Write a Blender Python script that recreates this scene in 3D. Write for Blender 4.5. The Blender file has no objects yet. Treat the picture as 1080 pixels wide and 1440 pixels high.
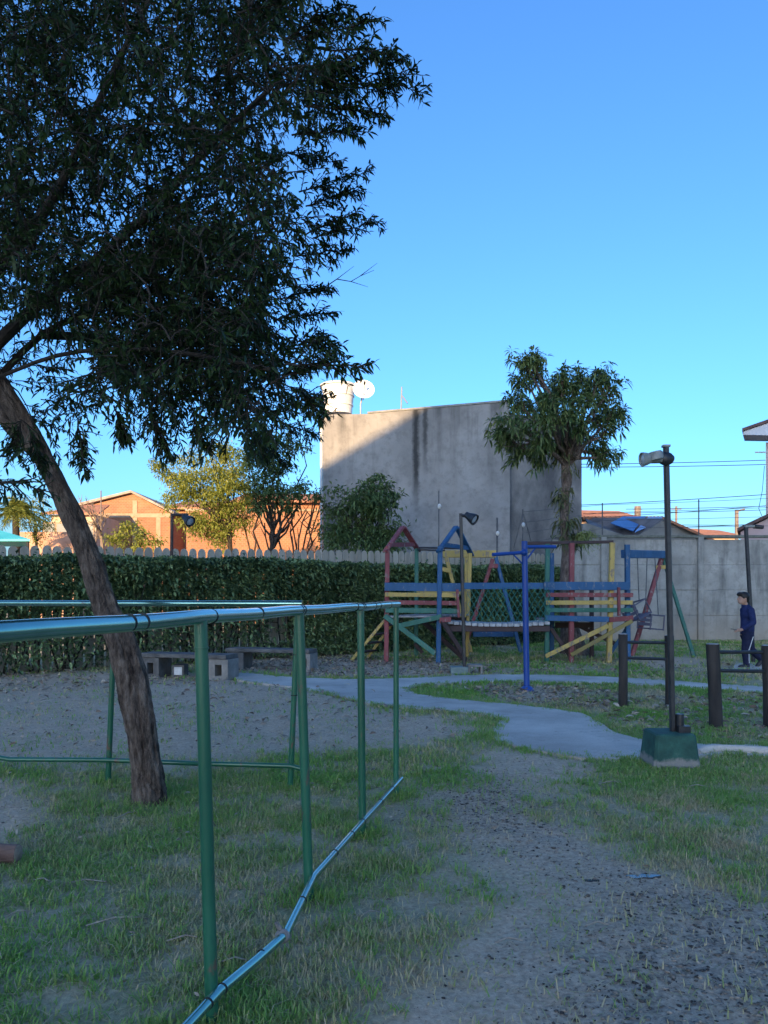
import bpy, bmesh, math, random
import numpy as np
from mathutils import Vector, Matrix
from mathutils.geometry import tessellate_polygon

random.seed(7); RNG = np.random.default_rng(11)
R = math.radians
scene = bpy.context.scene
COL = scene.collection

# ------------------------------------------------------------------ camera, sky, sun, exposure
CAMH = 1.4          # camera height in metres
F = 1082.0          # focal length in photo pixels (photo 1080 wide)
HZ = 834.0          # horizon row of the photo
cam_d = bpy.data.cameras.new('camera'); cam = bpy.data.objects.new('camera', cam_d); COL.objects.link(cam)
cam.location = (0, 0, CAMH); cam.rotation_euler = (R(90), 0, 0)
cam_d.sensor_fit = 'HORIZONTAL'; cam_d.sensor_width = 36.0; cam_d.lens = 36.0 * F / 1080.0
cam_d.shift_y = (HZ - 720.0) / 1080.0
cam_d.clip_start = 0.05; cam_d.clip_end = 3000
scene.camera = cam

SUN_A, SUN_E = R(15.0), R(12.0)     # light travels to +Y and a little to +X
SUN_STRENGTH = 3.2
SKY_STRENGTH = 0.13
EXPOSURE = 1.66
w = bpy.data.worlds.new('World'); scene.world = w; w.use_nodes = True
wn = w.node_tree; wn.nodes.clear()
sky = wn.nodes.new('ShaderNodeTexSky'); sky.sky_type = 'NISHITA'; sky.sun_disc = False
sky.sun_elevation = SUN_E; sky.sun_rotation = R(180) + SUN_A
sky.altitude = 1500; sky.air_density = 1.3; sky.dust_density = 6.5; sky.ozone_density = 7.0
bg = wn.nodes.new('ShaderNodeBackground'); bg.inputs['Strength'].default_value = SKY_STRENGTH
wo = wn.nodes.new('ShaderNodeOutputWorld')
wn.links.new(sky.outputs[0], bg.inputs[0]); wn.links.new(bg.outputs[0], wo.inputs[0])

sun_d = bpy.data.lights.new('sun', 'SUN'); sun_d.energy = SUN_STRENGTH; sun_d.angle = R(0.2); sun_d.color = (1.0, 0.66, 0.31)
sun = bpy.data.objects.new('sun', sun_d); COL.objects.link(sun)
sdir = Vector((math.sin(SUN_A) * math.cos(SUN_E), math.cos(SUN_A) * math.cos(SUN_E), -math.sin(SUN_E)))
sun.rotation_euler = sdir.to_track_quat('-Z', 'Y').to_euler(); sun.location = (-40, -80, 60)

vs = scene.view_settings
vs.view_transform = 'Standard'; vs.look = 'None'; vs.gamma = 1.0; vs.exposure = EXPOSURE; vs.use_curve_mapping = False
scene.render.engine = 'CYCLES'
scene.cycles.use_denoising = True
try: scene.cycles.denoiser = 'OPENIMAGEDENOISE'
except Exception: pass
scene.cycles.max_bounces = 8; scene.cycles.transparent_max_bounces = 8

# ------------------------------------------------------------------ helpers
def P(u, v, d): return Vector(((u - 540.0) / F * d, d, CAMH - (v - HZ) / F * d))
def GD(v): return F * CAMH / (v - HZ)
def G(u, v): d = GD(v); return Vector(((u - 540.0) / F * d, d, 0.0))

def lattice(seed):
    return np.random.default_rng(seed).random((256, 256))
_L = [lattice(100 + i) for i in range(8)]
def vnoise(x, y, k=0):
    L = _L[k % 8]; x = np.asarray(x, float); y = np.asarray(y, float)
    xi = np.floor(x).astype(int); yi = np.floor(y).astype(int); fx = x - xi; fy = y - yi
    fx = fx * fx * (3 - 2 * fx); fy = fy * fy * (3 - 2 * fy)
    a = L[xi % 256, yi % 256]; b = L[(xi + 1) % 256, yi % 256]; c = L[xi % 256, (yi + 1) % 256]; d = L[(xi + 1) % 256, (yi + 1) % 256]
    return a + (b - a) * fx + (c - a) * fy + (a - b - c + d) * fx * fy
def fbm(x, y, k=0, o=4):
    s = 0; a = 0.5; f = 1.0
    for i in range(o):
        s = s + a * vnoise(x * f + 13.7 * i, y * f + 7.1 * i, k + i); a *= 0.5; f *= 2.03
    return s / (1 - 0.5 ** o)

def mesh_np(name, verts, tris=None, quads=None, col=None, smooth=False):
    me = bpy.data.meshes.new(name)
    verts = np.asarray(verts, np.float32); me.vertices.add(len(verts)); me.vertices.foreach_set('co', verts.ravel())
    lv = []; lt = []
    if tris is not None and len(tris): lv.append(np.asarray(tris, np.int32).ravel()); lt.append(np.full(len(tris), 3, np.int32))
    if quads is not None and len(quads): lv.append(np.asarray(quads, np.int32).ravel()); lt.append(np.full(len(quads), 4, np.int32))
    lv = np.concatenate(lv); lt = np.concatenate(lt)
    me.loops.add(len(lv)); me.loops.foreach_set('vertex_index', lv)
    me.polygons.add(len(lt)); ls = np.zeros(len(lt), np.int32); ls[1:] = np.cumsum(lt)[:-1]
    me.polygons.foreach_set('loop_start', ls)
    try: me.polygons.foreach_set('loop_total', lt)
    except Exception: pass
    if smooth: me.polygons.foreach_set('use_smooth', np.ones(len(lt), bool))
    me.update(calc_edges=True)
    if col is not None:
        a = me.attributes.new('col', 'FLOAT_COLOR', 'POINT'); c = np.ones((len(verts), 4), np.float32); c[:, :col.shape[1]] = col
        a.data.foreach_set('color', c.ravel())
    return me

class MB:
    """collects shapes into one mesh"""
    def __init__(s): s.v = []; s.f = []
    def add(s, vs, fs):
        o = len(s.v); s.v += [Vector(q) for q in vs]; s.f += [[i + o for i in f] for f in fs]; return s
    def box(s, lo, hi):
        x0, y0, z0 = lo; x1, y1, z1 = hi
        return s.add([(x0,y0,z0),(x1,y0,z0),(x1,y1,z0),(x0,y1,z0),(x0,y0,z1),(x1,y0,z1),(x1,y1,z1),(x0,y1,z1)],
                     [[0,3,2,1],[4,5,6,7],[0,1,5,4],[1,2,6,5],[2,3,7,6],[3,0,4,7]])
    def beam(s, p, q, w, h, up=(0, 0, 1), bev=0.0):
        p = Vector(p); q = Vector(q); a = (q - p).normalized(); up = Vector(up)
        if abs(a.dot(up)) > 0.97: up = Vector((0, 1, 0))
        sd = a.cross(up).normalized(); u = sd.cross(a).normalized()
        b = bev if bev else min(w, h) * 0.12
        prof = [(-w/2+b,-h/2),(w/2-b,-h/2),(w/2,-h/2+b),(w/2,h/2-b),(w/2-b,h/2),(-w/2+b,h/2),(-w/2,h/2-b),(-w/2,-h/2+b)]
        vs = [p + sd * x + u * y for x, y in prof] + [q + sd * x + u * y for x, y in prof]
        fs = [[i, (i + 1) % 8, 8 + (i + 1) % 8, 8 + i] for i in range(8)] + [list(range(7, -1, -1)), list(range(8, 16))]
        return s.add(vs, fs)
    def tube(s, pts, rad, n=10, cap=True):
        pts = [Vector(p) for p in pts]; m = len(pts)
        if not hasattr(rad, '__len__'): rad = [rad] * m
        vs = []; prev = None
        for i, p in enumerate(pts):
            t = (pts[min(i + 1, m - 1)] - pts[max(i - 1, 0)]).normalized()
            if prev is None:
                ref = Vector((0, 0, 1)) if abs(t.z) < 0.9 else Vector((1, 0, 0)); x = t.cross(ref).normalized()
            else:
                x = (prev - t * prev.dot(t)).normalized()
            prev = x; y = t.cross(x)
            for k in range(n):
                a = 2 * math.pi * k / n; vs.append(p + (x * math.cos(a) + y * math.sin(a)) * rad[i])
        fs = []
        for i in range(m - 1):
            for k in range(n): fs.append([i*n+k, i*n+(k+1)%n, (i+1)*n+(k+1)%n, (i+1)*n+k])
        if cap: fs.append(list(range(n - 1, -1, -1))); fs.append([(m-1)*n + k for k in range(n)])
        return s.add(vs, fs)
    def lathe(s, c, prof, n=24, axis=None):
        c = Vector(c); vs = []
        M = Matrix.Identity(3) if axis is None else Vector((0, 0, 1)).rotation_difference(Vector(axis)).to_matrix()
        for r, z in prof:
            for k in range(n):
                a = 2*math.pi*k/n; vs.append(c + M @ Vector((r*math.cos(a), r*math.sin(a), z)))
        m = len(prof); fs = [[i*n+k, i*n+(k+1)%n, (i+1)*n+(k+1)%n, (i+1)*n+k] for i in range(m-1) for k in range(n)]
        fs.append(list(range(n-1, -1, -1))); fs.append([(m-1)*n+k for k in range(n)])
        return s.add(vs, fs)
    def ell(s, c, r, nu=12, nv=8, rot=None):
        c = Vector(c); vs = []; 
        for j in range(nv + 1):
            th = math.pi * j / nv
            for i in range(nu):
                ph = 2*math.pi*i/nu
                q = Vector((r[0]*math.sin(th)*math.cos(ph), r[1]*math.sin(th)*math.sin(ph), r[2]*math.cos(th)))
                if rot is not None: q = rot @ q
                vs.append(c + q)
        fs = [[j*nu+i, (j+1)*nu+i, (j+1)*nu+(i+1)%nu, j*nu+(i+1)%nu] for j in range(nv) for i in range(nu)]
        return s.add(vs, fs)
    def prism(s, poly, off):
        """extrude a flat polygon (list of 3D points) by vector off"""
        poly = [Vector(p) for p in poly]; off = Vector(off); n = len(poly)
        tr = tessellate_polygon([poly])
        fs = [list(t) for t in tr] + [[n + i for i in reversed(t)] for t in tr]
        fs += [[i, (i+1) % n, n + (i+1) % n, n + i] for i in range(n)]
        return s.add(poly + [p + off for p in poly], fs)
    def mesh(s, name, org, smooth):
        me = bpy.data.meshes.new(name); me.from_pydata([tuple(p - org) for p in s.v], [], s.f)
        bm = bmesh.new(); bm.from_mesh(me); bmesh.ops.recalc_face_normals(bm, faces=bm.faces); bm.to_mesh(me); bm.free()
        if smooth:
            me.polygons.foreach_set('use_smooth', np.ones(len(me.polygons), bool))
            me.set_sharp_from_angle(angle=R(40))
        me.update(); return me

def wloc(o):
    l = Vector((0, 0, 0))
    while o is not None: l = l + o.location; o = o.parent
    return l
def put(name, me, mat, parent=None):
    o = bpy.data.objects.new(name, me); COL.objects.link(o)
    if mat is not None: me.materials.append(mat)
    if parent is not None: o.parent = parent
    return o
def part(name, mb, mat, parent=None, smooth=False, label=None, org=None):
    """one mesh object; coordinates in the builder are world coordinates"""
    if org is None: org = wloc(parent) if parent is not None else Vector((0, 0, 0))
    o = put(name, mb.mesh(name, org, smooth), mat, parent)
    if parent is None: o.location = org
    if label: o['label'] = label
    return o
def tag(o, label, cat, group=None):
    o['label'] = label; o['category'] = cat
    if group: o['group'] = group
    return o
def thing(name, label, cat, loc=(0, 0, 0), group=None):
    o = bpy.data.objects.new(name, None); COL.objects.link(o); o.location = loc; o.empty_display_size = 0.2
    return tag(o, label, cat, group)
def bm_part(name, p, q, w, h, mat, parent, up=(0, 0, 1), label=None):
    return part(name, MB().beam(p, q, w, h, up), mat, parent, label=label)
def tb_part(name, pts, r, mat, parent, n=10, label=None):
    return part(name, MB().tube(pts, r, n), mat, parent, smooth=True, label=label)

# ------------------------------------------------------------------ materials
def new_mat(name):
    m = bpy.data.materials.new(name); m.use_nodes = True; nt = m.node_tree
    b = nt.nodes.get('Principled BSDF'); return m, nt, b
def N(nt, t, **kw):
    n = nt.nodes.new(t)
    for k, v in kw.items():
        if k in n.inputs: n.inputs[k].default_value = v
        else: setattr(n, k, v)
    return n
def ramp(nt, fac, stops):
    r = nt.nodes.new('ShaderNodeValToRGB'); e = r.color_ramp.elements
    while len(e) < len(stops): e.new(0.5)
    for i, (p, c) in enumerate(stops): e[i].position = p; e[i].color = (*c, 1) if len(c) == 3 else c
    nt.links.new(fac, r.inputs[0]); return r
def coords(nt, scale=(1, 1, 1), world=False):
    mp = nt.nodes.new('ShaderNodeMapping'); mp.inputs['Scale'].default_value = scale
    if world:
        g = nt.nodes.new('ShaderNodeNewGeometry'); nt.links.new(g.outputs['Position'], mp.inputs[0])
    else:
        tc = nt.nodes.new('ShaderNodeTexCoord'); oi = nt.nodes.new('ShaderNodeObjectInfo')
        ad = nt.nodes.new('ShaderNodeVectorMath'); ad.operation = 'ADD'
        ml = nt.nodes.new('ShaderNodeMath'); ml.operation = 'MULTIPLY'; ml.inputs[1].default_value = 37.0
        nt.links.new(oi.outputs['Random'], ml.inputs[0])
        nt.links.new(tc.outputs['Object'], ad.inputs[0]); nt.links.new(ml.outputs[0], ad.inputs[1]); nt.links.new(ad.outputs[0], mp.inputs[0])
    return mp
def bump(nt, b, h, strength=0.4, dist=0.01):
    bp = nt.nodes.new('ShaderNodeBump'); bp.inputs['Strength'].default_value = strength; bp.inputs['Distance'].default_value = dist
    nt.links.new(h, bp.inputs['Height']); nt.links.new(bp.outputs[0], b.inputs['Normal'])
def mix(nt, fac, a, b):
    m = nt.nodes.new('ShaderNodeMix'); m.data_type = 'RGBA'
    for s, val in ((m.inputs[0], fac), (m.inputs[6], a), (m.inputs[7], b)):
        if isinstance(val, (int, float)): s.default_value = val
        elif isinstance(val, (tuple, list)): s.default_value = (*val, 1)
        else: nt.links.new(val, s)
    return m.outputs[2]
def noise(nt, vec, scale, detail=5, rough=0.6):
    n = nt.nodes.new('ShaderNodeTexNoise'); n.inputs['Scale'].default_value = scale; n.inputs['Detail'].default_value = detail; n.inputs['Roughness'].default_value = rough
    nt.links.new(vec, n.inputs['Vector']); return n.outputs['Fac']

def nmat(name, c1, c2, scale=6, rough=0.8, bs=0.3, bscale=None, bd=0.01, stretch=(1, 1, 1), metal=0.0, spec=0.3, world=False, lo=0.35, hi=0.65):
    m, nt, b = new_mat(name); mp = coords(nt, stretch, world)
    n = noise(nt, mp.outputs[0], scale); r = ramp(nt, n, [(lo, c1), (hi, c2)])
    nt.links.new(r.outputs[0], b.inputs['Base Color']); b.inputs['Roughness'].default_value = rough; b.inputs['Metallic'].default_value = metal
    b.inputs['Specular IOR Level'].default_value = spec
    if bs: bump(nt, b, noise(nt, mp.outputs[0], bscale or scale * 4), bs, bd)
    return m
def paint(name, c, wear=(0.16, 0.13, 0.10), amt=0.36, rough=0.5, scale=5.0, spec=0.4, stretch=(1, 1, 0.4)):
    """old paint, slightly faded in patches, worn through in spots"""
    m, nt, b = new_mat(name); mp = coords(nt, stretch)
    n1 = noise(nt, mp.outputs[0], 2.5); dark = tuple(x * 0.72 for x in c); lite = tuple(min(1, x * 1.12 + 0.012) for x in c)
    base = ramp(nt, n1, [(0.3, dark), (0.7, lite)]).outputs[0]
    n2 = noise(nt, mp.outputs[0], scale * 3, 8, 0.7); k = ramp(nt, n2, [(amt - 0.03, (1, 1, 1)), (amt + 0.02, (0, 0, 0))])
    nt.links.new(mix(nt, k.outputs[0], base, wear), b.inputs['Base Color'])
    b.inputs['Roughness'].default_value = rough; b.inputs['Specular IOR Level'].default_value = spec
    bump(nt, b, n2, 0.25, 0.004); return m
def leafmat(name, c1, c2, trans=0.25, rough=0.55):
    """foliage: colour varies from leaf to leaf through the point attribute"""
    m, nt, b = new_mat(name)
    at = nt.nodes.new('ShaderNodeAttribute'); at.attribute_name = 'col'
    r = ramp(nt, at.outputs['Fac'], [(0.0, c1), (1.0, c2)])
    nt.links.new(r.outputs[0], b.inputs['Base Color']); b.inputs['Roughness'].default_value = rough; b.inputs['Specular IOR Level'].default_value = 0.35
    tr = nt.nodes.new('ShaderNodeBsdfTranslucent'); nt.links.new(r.outputs[0], tr.inputs[0])
    mx = nt.nodes.new('ShaderNodeMixShader'); mx.inputs[0].default_value = trans
    out = nt.nodes.get('Material Output'); nt.links.new(b.outputs[0], mx.inputs[1]); nt.links.new(tr.outputs[0], mx.inputs[2]); nt.links.new(mx.outputs[0], out.inputs[0])
    return m

# ------------------------------------------------------------------ ground masks (real patches of turf, dirt and gravel)
def inpoly(px, py, poly):
    r = np.zeros(px.shape, bool); n = len(poly); j = n - 1
    for i in range(n):
        xi, yi = poly[i]; xj, yj = poly[j]
        c = ((yi > py) != (yj > py)) & (px < (xj - xi) * (py - yi) / (yj - yi + 1e-9) + xi); r ^= c; j = i
    return r
def gpoly(pp): return [tuple(G(u, v)[:2]) for u, v in pp]
DIRT = [gpoly(p) for p in (
    [(-400,952),(330,946),(411,962),(454,975),(519,991),(567,1000),(640,1010),(668,1028),(640,1044),(560,1052),(460,1056),(400,1064),(330,1070),(200,1072),(100,1076),(-400,1084)],
    [(-400,1095),(40,1095),(55,1120),(30,1155),(10,1185),(-400,1205)],
    [(700,1048),(740,1055),(803,1066),(880,1072),(850,1100),(760,1128),(740,1150),(830,1185),(930,1205),(1000,1230),(1200,1275),(1700,1300),(1700,1900),(420,1900),(450,1440),(560,1360),(640,1290),(660,1230),(630,1170),(600,1125),(640,1090)],
    [(440,925),(640,932),(690,945),(640,950),(560,955),(440,950),(330,945),(330,925)],
    [(660,970),(745,968),(800,974),(800,986),(720,985)],
    [(890,925),(985,925),(1000,938),(900,941)])]
GRAVEL = [gpoly(p) for p in (
    [(800,1215),(930,1225),(1010,1255),(1200,1300),(1700,1330),(1700,1900),(760,1900),(740,1440),(790,1340),(830,1280),(790,1235)],
    [(640,1085),(760,1120),(740,1150),(780,1190),(720,1210),(640,1180),(600,1130)])]
ZJ = [(0, 0), (.07, .02), (-.06, .05), (.02, -.07), (-.03, -.05), (.05, .06), (-.08, 0), (0, .09), (.1, -.05), (-.05, .1), (.04, -.12), (-.12, -.04)]
def soft(X, Y, polys, amp=1.0):
    wx = (fbm(X * 1.3, Y * 1.3, 1) - .5) * 1.1 + (fbm(X * 5, Y * 5, 2) - .5) * .45; wy = (fbm(X * 1.3 + 50, Y * 1.3, 3) - .5) * 1.1 + (fbm(X * 5 + 9, Y * 5, 4) - .5) * .45
    s = np.zeros(X.shape)
    for jx, jy in ZJ:
        m = np.zeros(X.shape, bool)
        for p in polys: m |= inpoly(X + wx * amp + jx * 2.2, Y + wy * amp + jy * 2.6, p)
        s += m
    return s / len(ZJ)
def dirtmask(X, Y): return np.clip(soft(X, Y, DIRT, 0.55), 0, 1)
def gravmask(X, Y): return np.clip(soft(X, Y, GRAVEL, 0.6), 0, 1)
def gz(X, Y):
    X = np.asarray(X, float); Y = np.asarray(Y, float)
    return (fbm(X * 0.9, Y * 0.9, 5) - .5) * .05 + (fbm(X * 7, Y * 7, 6, 3) - .5) * .022

def chaikin(p, it=2):
    for _ in range(it):
        q = []
        for i in range(len(p)):
            a = p[i]; b = p[(i + 1) % len(p)]
            q += [(a[0]*.75+b[0]*.25, a[1]*.75+b[1]*.25), (a[0]*.25+b[0]*.75, a[1]*.25+b[1]*.75)]
        p = q
    return p
PATH = chaikin(gpoly([(328,946),(411,954),(500,957),(572,955),(664,950),(766,950),(857,953),(929,958),(1077,967),(1400,992),
    (1400,1004),(1077,976),(929,966),(857,962),(766,960),(700,960),(640,962),(590,965),(572,970),(580,976),(621,983),(696,990),(776,998),(822,1006),(850,1020),(870,1034),(905,1043),(980,1049),(1080,1051),(1400,1062),
    (1400,1084),(1080,1066),(1000,1062),(970,1071),(900,1072),(803,1067),(739,1056),(700,1045),(686,1034),(706,1015),(690,1008),(621,1000),(567,998),(519,991),(454,975),(406,967),(328,958)]), 2)
_q = []
for _i in range(len(PATH)):
    _a = np.array(PATH[_i]); _b2 = np.array(PATH[(_i + 1) % len(PATH)]); _n = max(1, int(np.linalg.norm(_b2 - _a) / .06))
    for _k in range(_n):
        _p = _a + (_b2 - _a) * _k / _n; _q.append((_p[0] + (fbm(np.array([_p[0] * 6]), np.array([_p[1] * 6]), 2)[0] - .5) * .11, _p[1] + (fbm(np.array([_p[0] * 6 + 40]), np.array([_p[1] * 6]), 3)[0] - .5) * .14))
PATH = _q
def pathmask(X, Y): return inpoly(X, Y, PATH)

# ------------------------------------------------------------------ ground sheet
def axis(lo, hi, step, far):
    a = list(np.arange(lo, hi + 1e-6, step)); s = step; x = hi
    r = []
    while x < far: s *= 1.25; x += s; r.append(x)
    l = []; s = step; x = lo
    while x > -far: s *= 1.25; x -= s; l.append(x)
    return np.array(l[::-1] + a + r)
gx = axis(-6, 7.5, 0.055, 900); 
gy = np.concatenate([-np.array(list(np.geomspace(1, 900, 18)))[::-1], np.arange(0, 9, .055), np.arange(9, 26, .11), 26 + np.cumsum(0.12 * 1.25 ** np.arange(34))])
XX, YY = np.meshgrid(gx, gy, indexing='ij'); nx, ny = XX.shape
ZZ = gz(XX, YY) * np.clip(1.2 - np.abs(YY - 10) / 40, 0, 1)
dm = dirtmask(XX.ravel(), YY.ravel()); gm = gravmask(XX.ravel(), YY.ravel())
ZZ = ZZ - pathmask(XX, YY) * .03
idx = np.arange(nx * ny).reshape(nx, ny)
quads = np.stack([idx[:-1, :-1], idx[1:, :-1], idx[1:, 1:], idx[:-1, 1:]], -1).reshape(-1, 4)
gme = mesh_np('ground', np.stack([XX, YY, ZZ], -1).reshape(-1, 3), quads=quads, col=np.stack([dm, gm, np.zeros_like(dm)], -1), smooth=True)
m, nt, b = new_mat('turf_and_dirt'); mp = coords(nt, (1, 1, 1), True)
at = N(nt, 'ShaderNodeAttribute', attribute_name='col'); sp = nt.nodes.new('ShaderNodeSeparateColor'); nt.links.new(at.outputs['Color'], sp.inputs[0])
nA = noise(nt, mp.outputs[0], 2.2, 8, .65); nB = noise(nt, mp.outputs[0], 38, 6, .7); nC = noise(nt, mp.outputs[0], 9, 6, .65)
turf = mix(nt, ramp(nt, nA, [(.4, (0, 0, 0)), (.6, (1, 1, 1))]).outputs[0], ramp(nt, nB, [(.35, (.21, .20, .10)), (.65, (.37, .34, .18))]).outputs[0], ramp(nt, nB, [(.35, (.33, .26, .17)), (.65, (.52, .43, .29))]).outputs[0])
dirt = mix(nt, ramp(nt, nC, [(.38, (0, 0, 0)), (.66, (1, 1, 1))]).outputs[0], ramp(nt, nB, [(.35, (.36, .25, .17)), (.65, (.58, .43, .30))]).outputs[0], ramp(nt, nB, [(.35, (.44, .32, .22)), (.65, (.65, .49, .35))]).outputs[0])
grav = ramp(nt, nB, [(.36, (.10, .08, .065)), (.62, (.50, .38, .285))]).outputs[0]
c1 = mix(nt, sp.outputs[0], turf, dirt)
gfac = nt.nodes.new('ShaderNodeMath'); gfac.operation = 'MULTIPLY'; nt.links.new(sp.outputs[1], gfac.inputs[0]); nt.links.new(ramp(nt, nC, [(.4, (0.1,)*3), (.6, (1, 1, 1))]).outputs[0], gfac.inputs[1])
nt.links.new(mix(nt, gfac.outputs[0], c1, grav), b.inputs['Base Color']); b.inputs['Roughness'].default_value = .95; b.inputs['Specular IOR Level'].default_value = .15
bump(nt, b, nB, .7, .02)
ground = put('ground', gme, m); ground['kind'] = 'structure'

# concrete path
m, nt, b = new_mat('path_concrete'); mp = coords(nt, (1, 1, 1), True)
n1 = noise(nt, mp.outputs[0], 1.1, 6, .6); n2 = noise(nt, mp.outputs[0], 60, 4, .7); n3 = noise(nt, mp.outputs[0], 4.5, 8, .7)
c = mix(nt, ramp(nt, n1, [(.35, (0, 0, 0)), (.65, (1, 1, 1))]).outputs[0], (.40, .345, .295), (.60, .53, .455))
c = mix(nt, ramp(nt, n3, [(.28, (.8,)*3), (.42, (0, 0, 0))]).outputs[0], c, (.27, .24, .21))
c = mix(nt, ramp(nt, n2, [(.3, (.35,)*3), (.5, (0, 0, 0))]).outputs[0], c, (.15, .14, .135))
nt.links.new(c, b.inputs['Base Color']); b.inputs['Roughness'].default_value = .9; b.inputs['Specular IOR Level'].default_value = .2; bump(nt, b, n2, .4, .006)
M_PATH = m
mb = MB(); pts = [(x, y) for x, y in PATH]
mb.prism([(x, y, .02) for x, y in pts], (0, 0, -.16))
o = part('concrete_path', mb, m); o['kind'] = 'structure'
# raised lip along the near edge of the path at the right
lip = [(982,1063),(1000,1059),(1040,1060),(1090,1063),(1180,1068),(1300,1074)]
lm = MB(); q = [G(u, v) for u, v in lip]
q2 = []
for i in range(len(q) - 1):
    for k in range(4): q2.append(q[i].lerp(q[i + 1], k / 4))
q2.append(q[-1])
lm.tube([p + Vector((0, 0, .035)) for p in q2], [.025] + [.042] * (len(q2) - 2) + [.03], 10)
o = part('path_kerb', lm, m, smooth=True); o['kind'] = 'structure'
# small slab beside the wall where the boy walks
sl = MB().prism([G(u, v) + Vector((0, 0, .03)) for u, v in [(1035,934),(1120,934),(1130,946),(1028,946)]], (0, 0, -.14)); o = part('path_slab', sl, m); o['kind'] = 'structure'

# ------------------------------------------------------------------ shared materials
GREEN = paint('railing_green_paint', (.010, .10, .052), wear=(.12, .065, .05), amt=.40, rough=.3, scale=2.6, spec=.6, stretch=(1, 1, .45))
GREENR = paint('rail_top_paint', (.15, .34, .30), wear=(.10, .09, .085), amt=.33, rough=.2, scale=3, spec=1.0, stretch=(1, 1, 1))
_b = GREENR.node_tree.nodes['Principled BSDF']; _b.inputs['Coat Weight'].default_value = 1.0; _b.inputs['Coat Roughness'].default_value = .06; _b.inputs['Metallic'].default_value = .8
for _l in list(_b.inputs['Normal'].links): GREENR.node_tree.links.remove(_l)
WIRE = nmat('tie_wire', (.02, .02, .022), (.05, .045, .04), 30, .6, 0, metal=.6)
RED = paint('red_wood_paint', (.22, .05, .055), rough=.65, amt=.41, wear=(.24, .19, .17))
BLUE = paint('blue_wood_paint', (.014, .085, .20), rough=.6, amt=.40, wear=(.16, .17, .2))
BLUEM = paint('blue_metal_paint', (.006, .055, .27), wear=(.05, .05, .06), rough=.35, amt=.29)
YEL = paint('yellow_wood_paint', (.46, .32, .09), wear=(.22, .17, .12), rough=.65, amt=.43)
GRN = paint('green_wood_paint', (.03, .14, .10), rough=.6, amt=.40, wear=(.17, .17, .15))
BRN = paint('brown_wood', (.06, .035, .035), wear=(.1, .08, .07), rough=.75)
DECK = nmat('deck_wood', (.16, .15, .15), (.33, .31, .30), 9, .8, .3, stretch=(.6, 3, 3))
OLIVE = paint('olive_wood', (.22, .17, .05), rough=.6, amt=.4)
BLACKM = nmat('dark_metal', (.010, .011, .014), (.028, .027, .03), 12, .42, .1, spec=.5)
RUSTM = nmat('rusty_pole_metal', (.03, .022, .022), (.075, .045, .04), 8, .6, .2, stretch=(1, 1, .3))
LOGM = nmat('dark_log_wood', (.018, .016, .016), (.06, .05, .045), 7, .85, .6, 26, .015, stretch=(1, 1, .18))
LOGEND = nmat('pale_log_end', (.25, .22, .2), (.42, .4, .38), 20, .9, .2)
CONC = nmat('bench_concrete', (.16, .145, .13), (.31, .285, .26), 5, .95, .5, 40, .012, lo=.3, hi=.7)
CONCD = nmat('dark_bench_concrete', (.075, .07, .068), (.17, .16, .15), 5, .95, .5, 40, .012, lo=.3, hi=.7)
WHITEP = nmat('chalky_white', (.5, .5, .5), (.66, .66, .65), 12, .8, .1)

# ------------------------------------------------------------------ the tall block behind the viewer that shades the park
def apartment():
    YB = -90.0; X0, X1, ZE, ZR = -35.0, -13.0, 31.0, 34.3; D = 12.0
    t = thing('apartment_block', 'tall cream apartment block with sloping roof standing behind the viewer', 'building', (-24, YB - D / 2, 0))
    cw = nmat('cream_render', (.45, .41, .35), (.58, .54, .47), .8, .9, .1); k = (ZR - ZE) / .549
    part('wall', MB().prism([(X0, YB, -.2), (X1, YB, -.2), (X1, YB, ZR - .3), (X0 + k, YB, ZR - .3), (X0, YB, ZE - .3)], (0, -D, 0)), cw, t)
    part('roof', MB().prism([(X0, YB, ZE - .297), (X0 + k, YB, ZR - .297), (X1, YB, ZR - .297), (X1, YB, ZR), (X0 + k, YB, ZR), (X0, YB, ZE)], (0, -D, 0)), nmat('brown_tiles', (.18, .09, .06), (.28, .14, .09), 4, .9, .2), t)
    gl = nmat('dark_window_glass', (.02, .025, .03), (.05, .055, .06), 2, .15, 0, spec=.6); fr = nmat('white_window_frame', (.6, .6, .6), (.7, .7, .7), 2, .6, 0)
    for f in range(10):
        for i in range(5):
            x = X0 + 2.5 + i * 4.5; z = 1.2 + f * 2.85
            wd = part('window', MB().box((x - .8, YB + .003, z - .04), (x + .8, YB + .06, z + 1.24)), fr, t)
            part('pane', MB().box((x - .74, YB + .063, z), (x + .74, YB + .075, z + 1.2)), gl, wd)
apartment()

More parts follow.
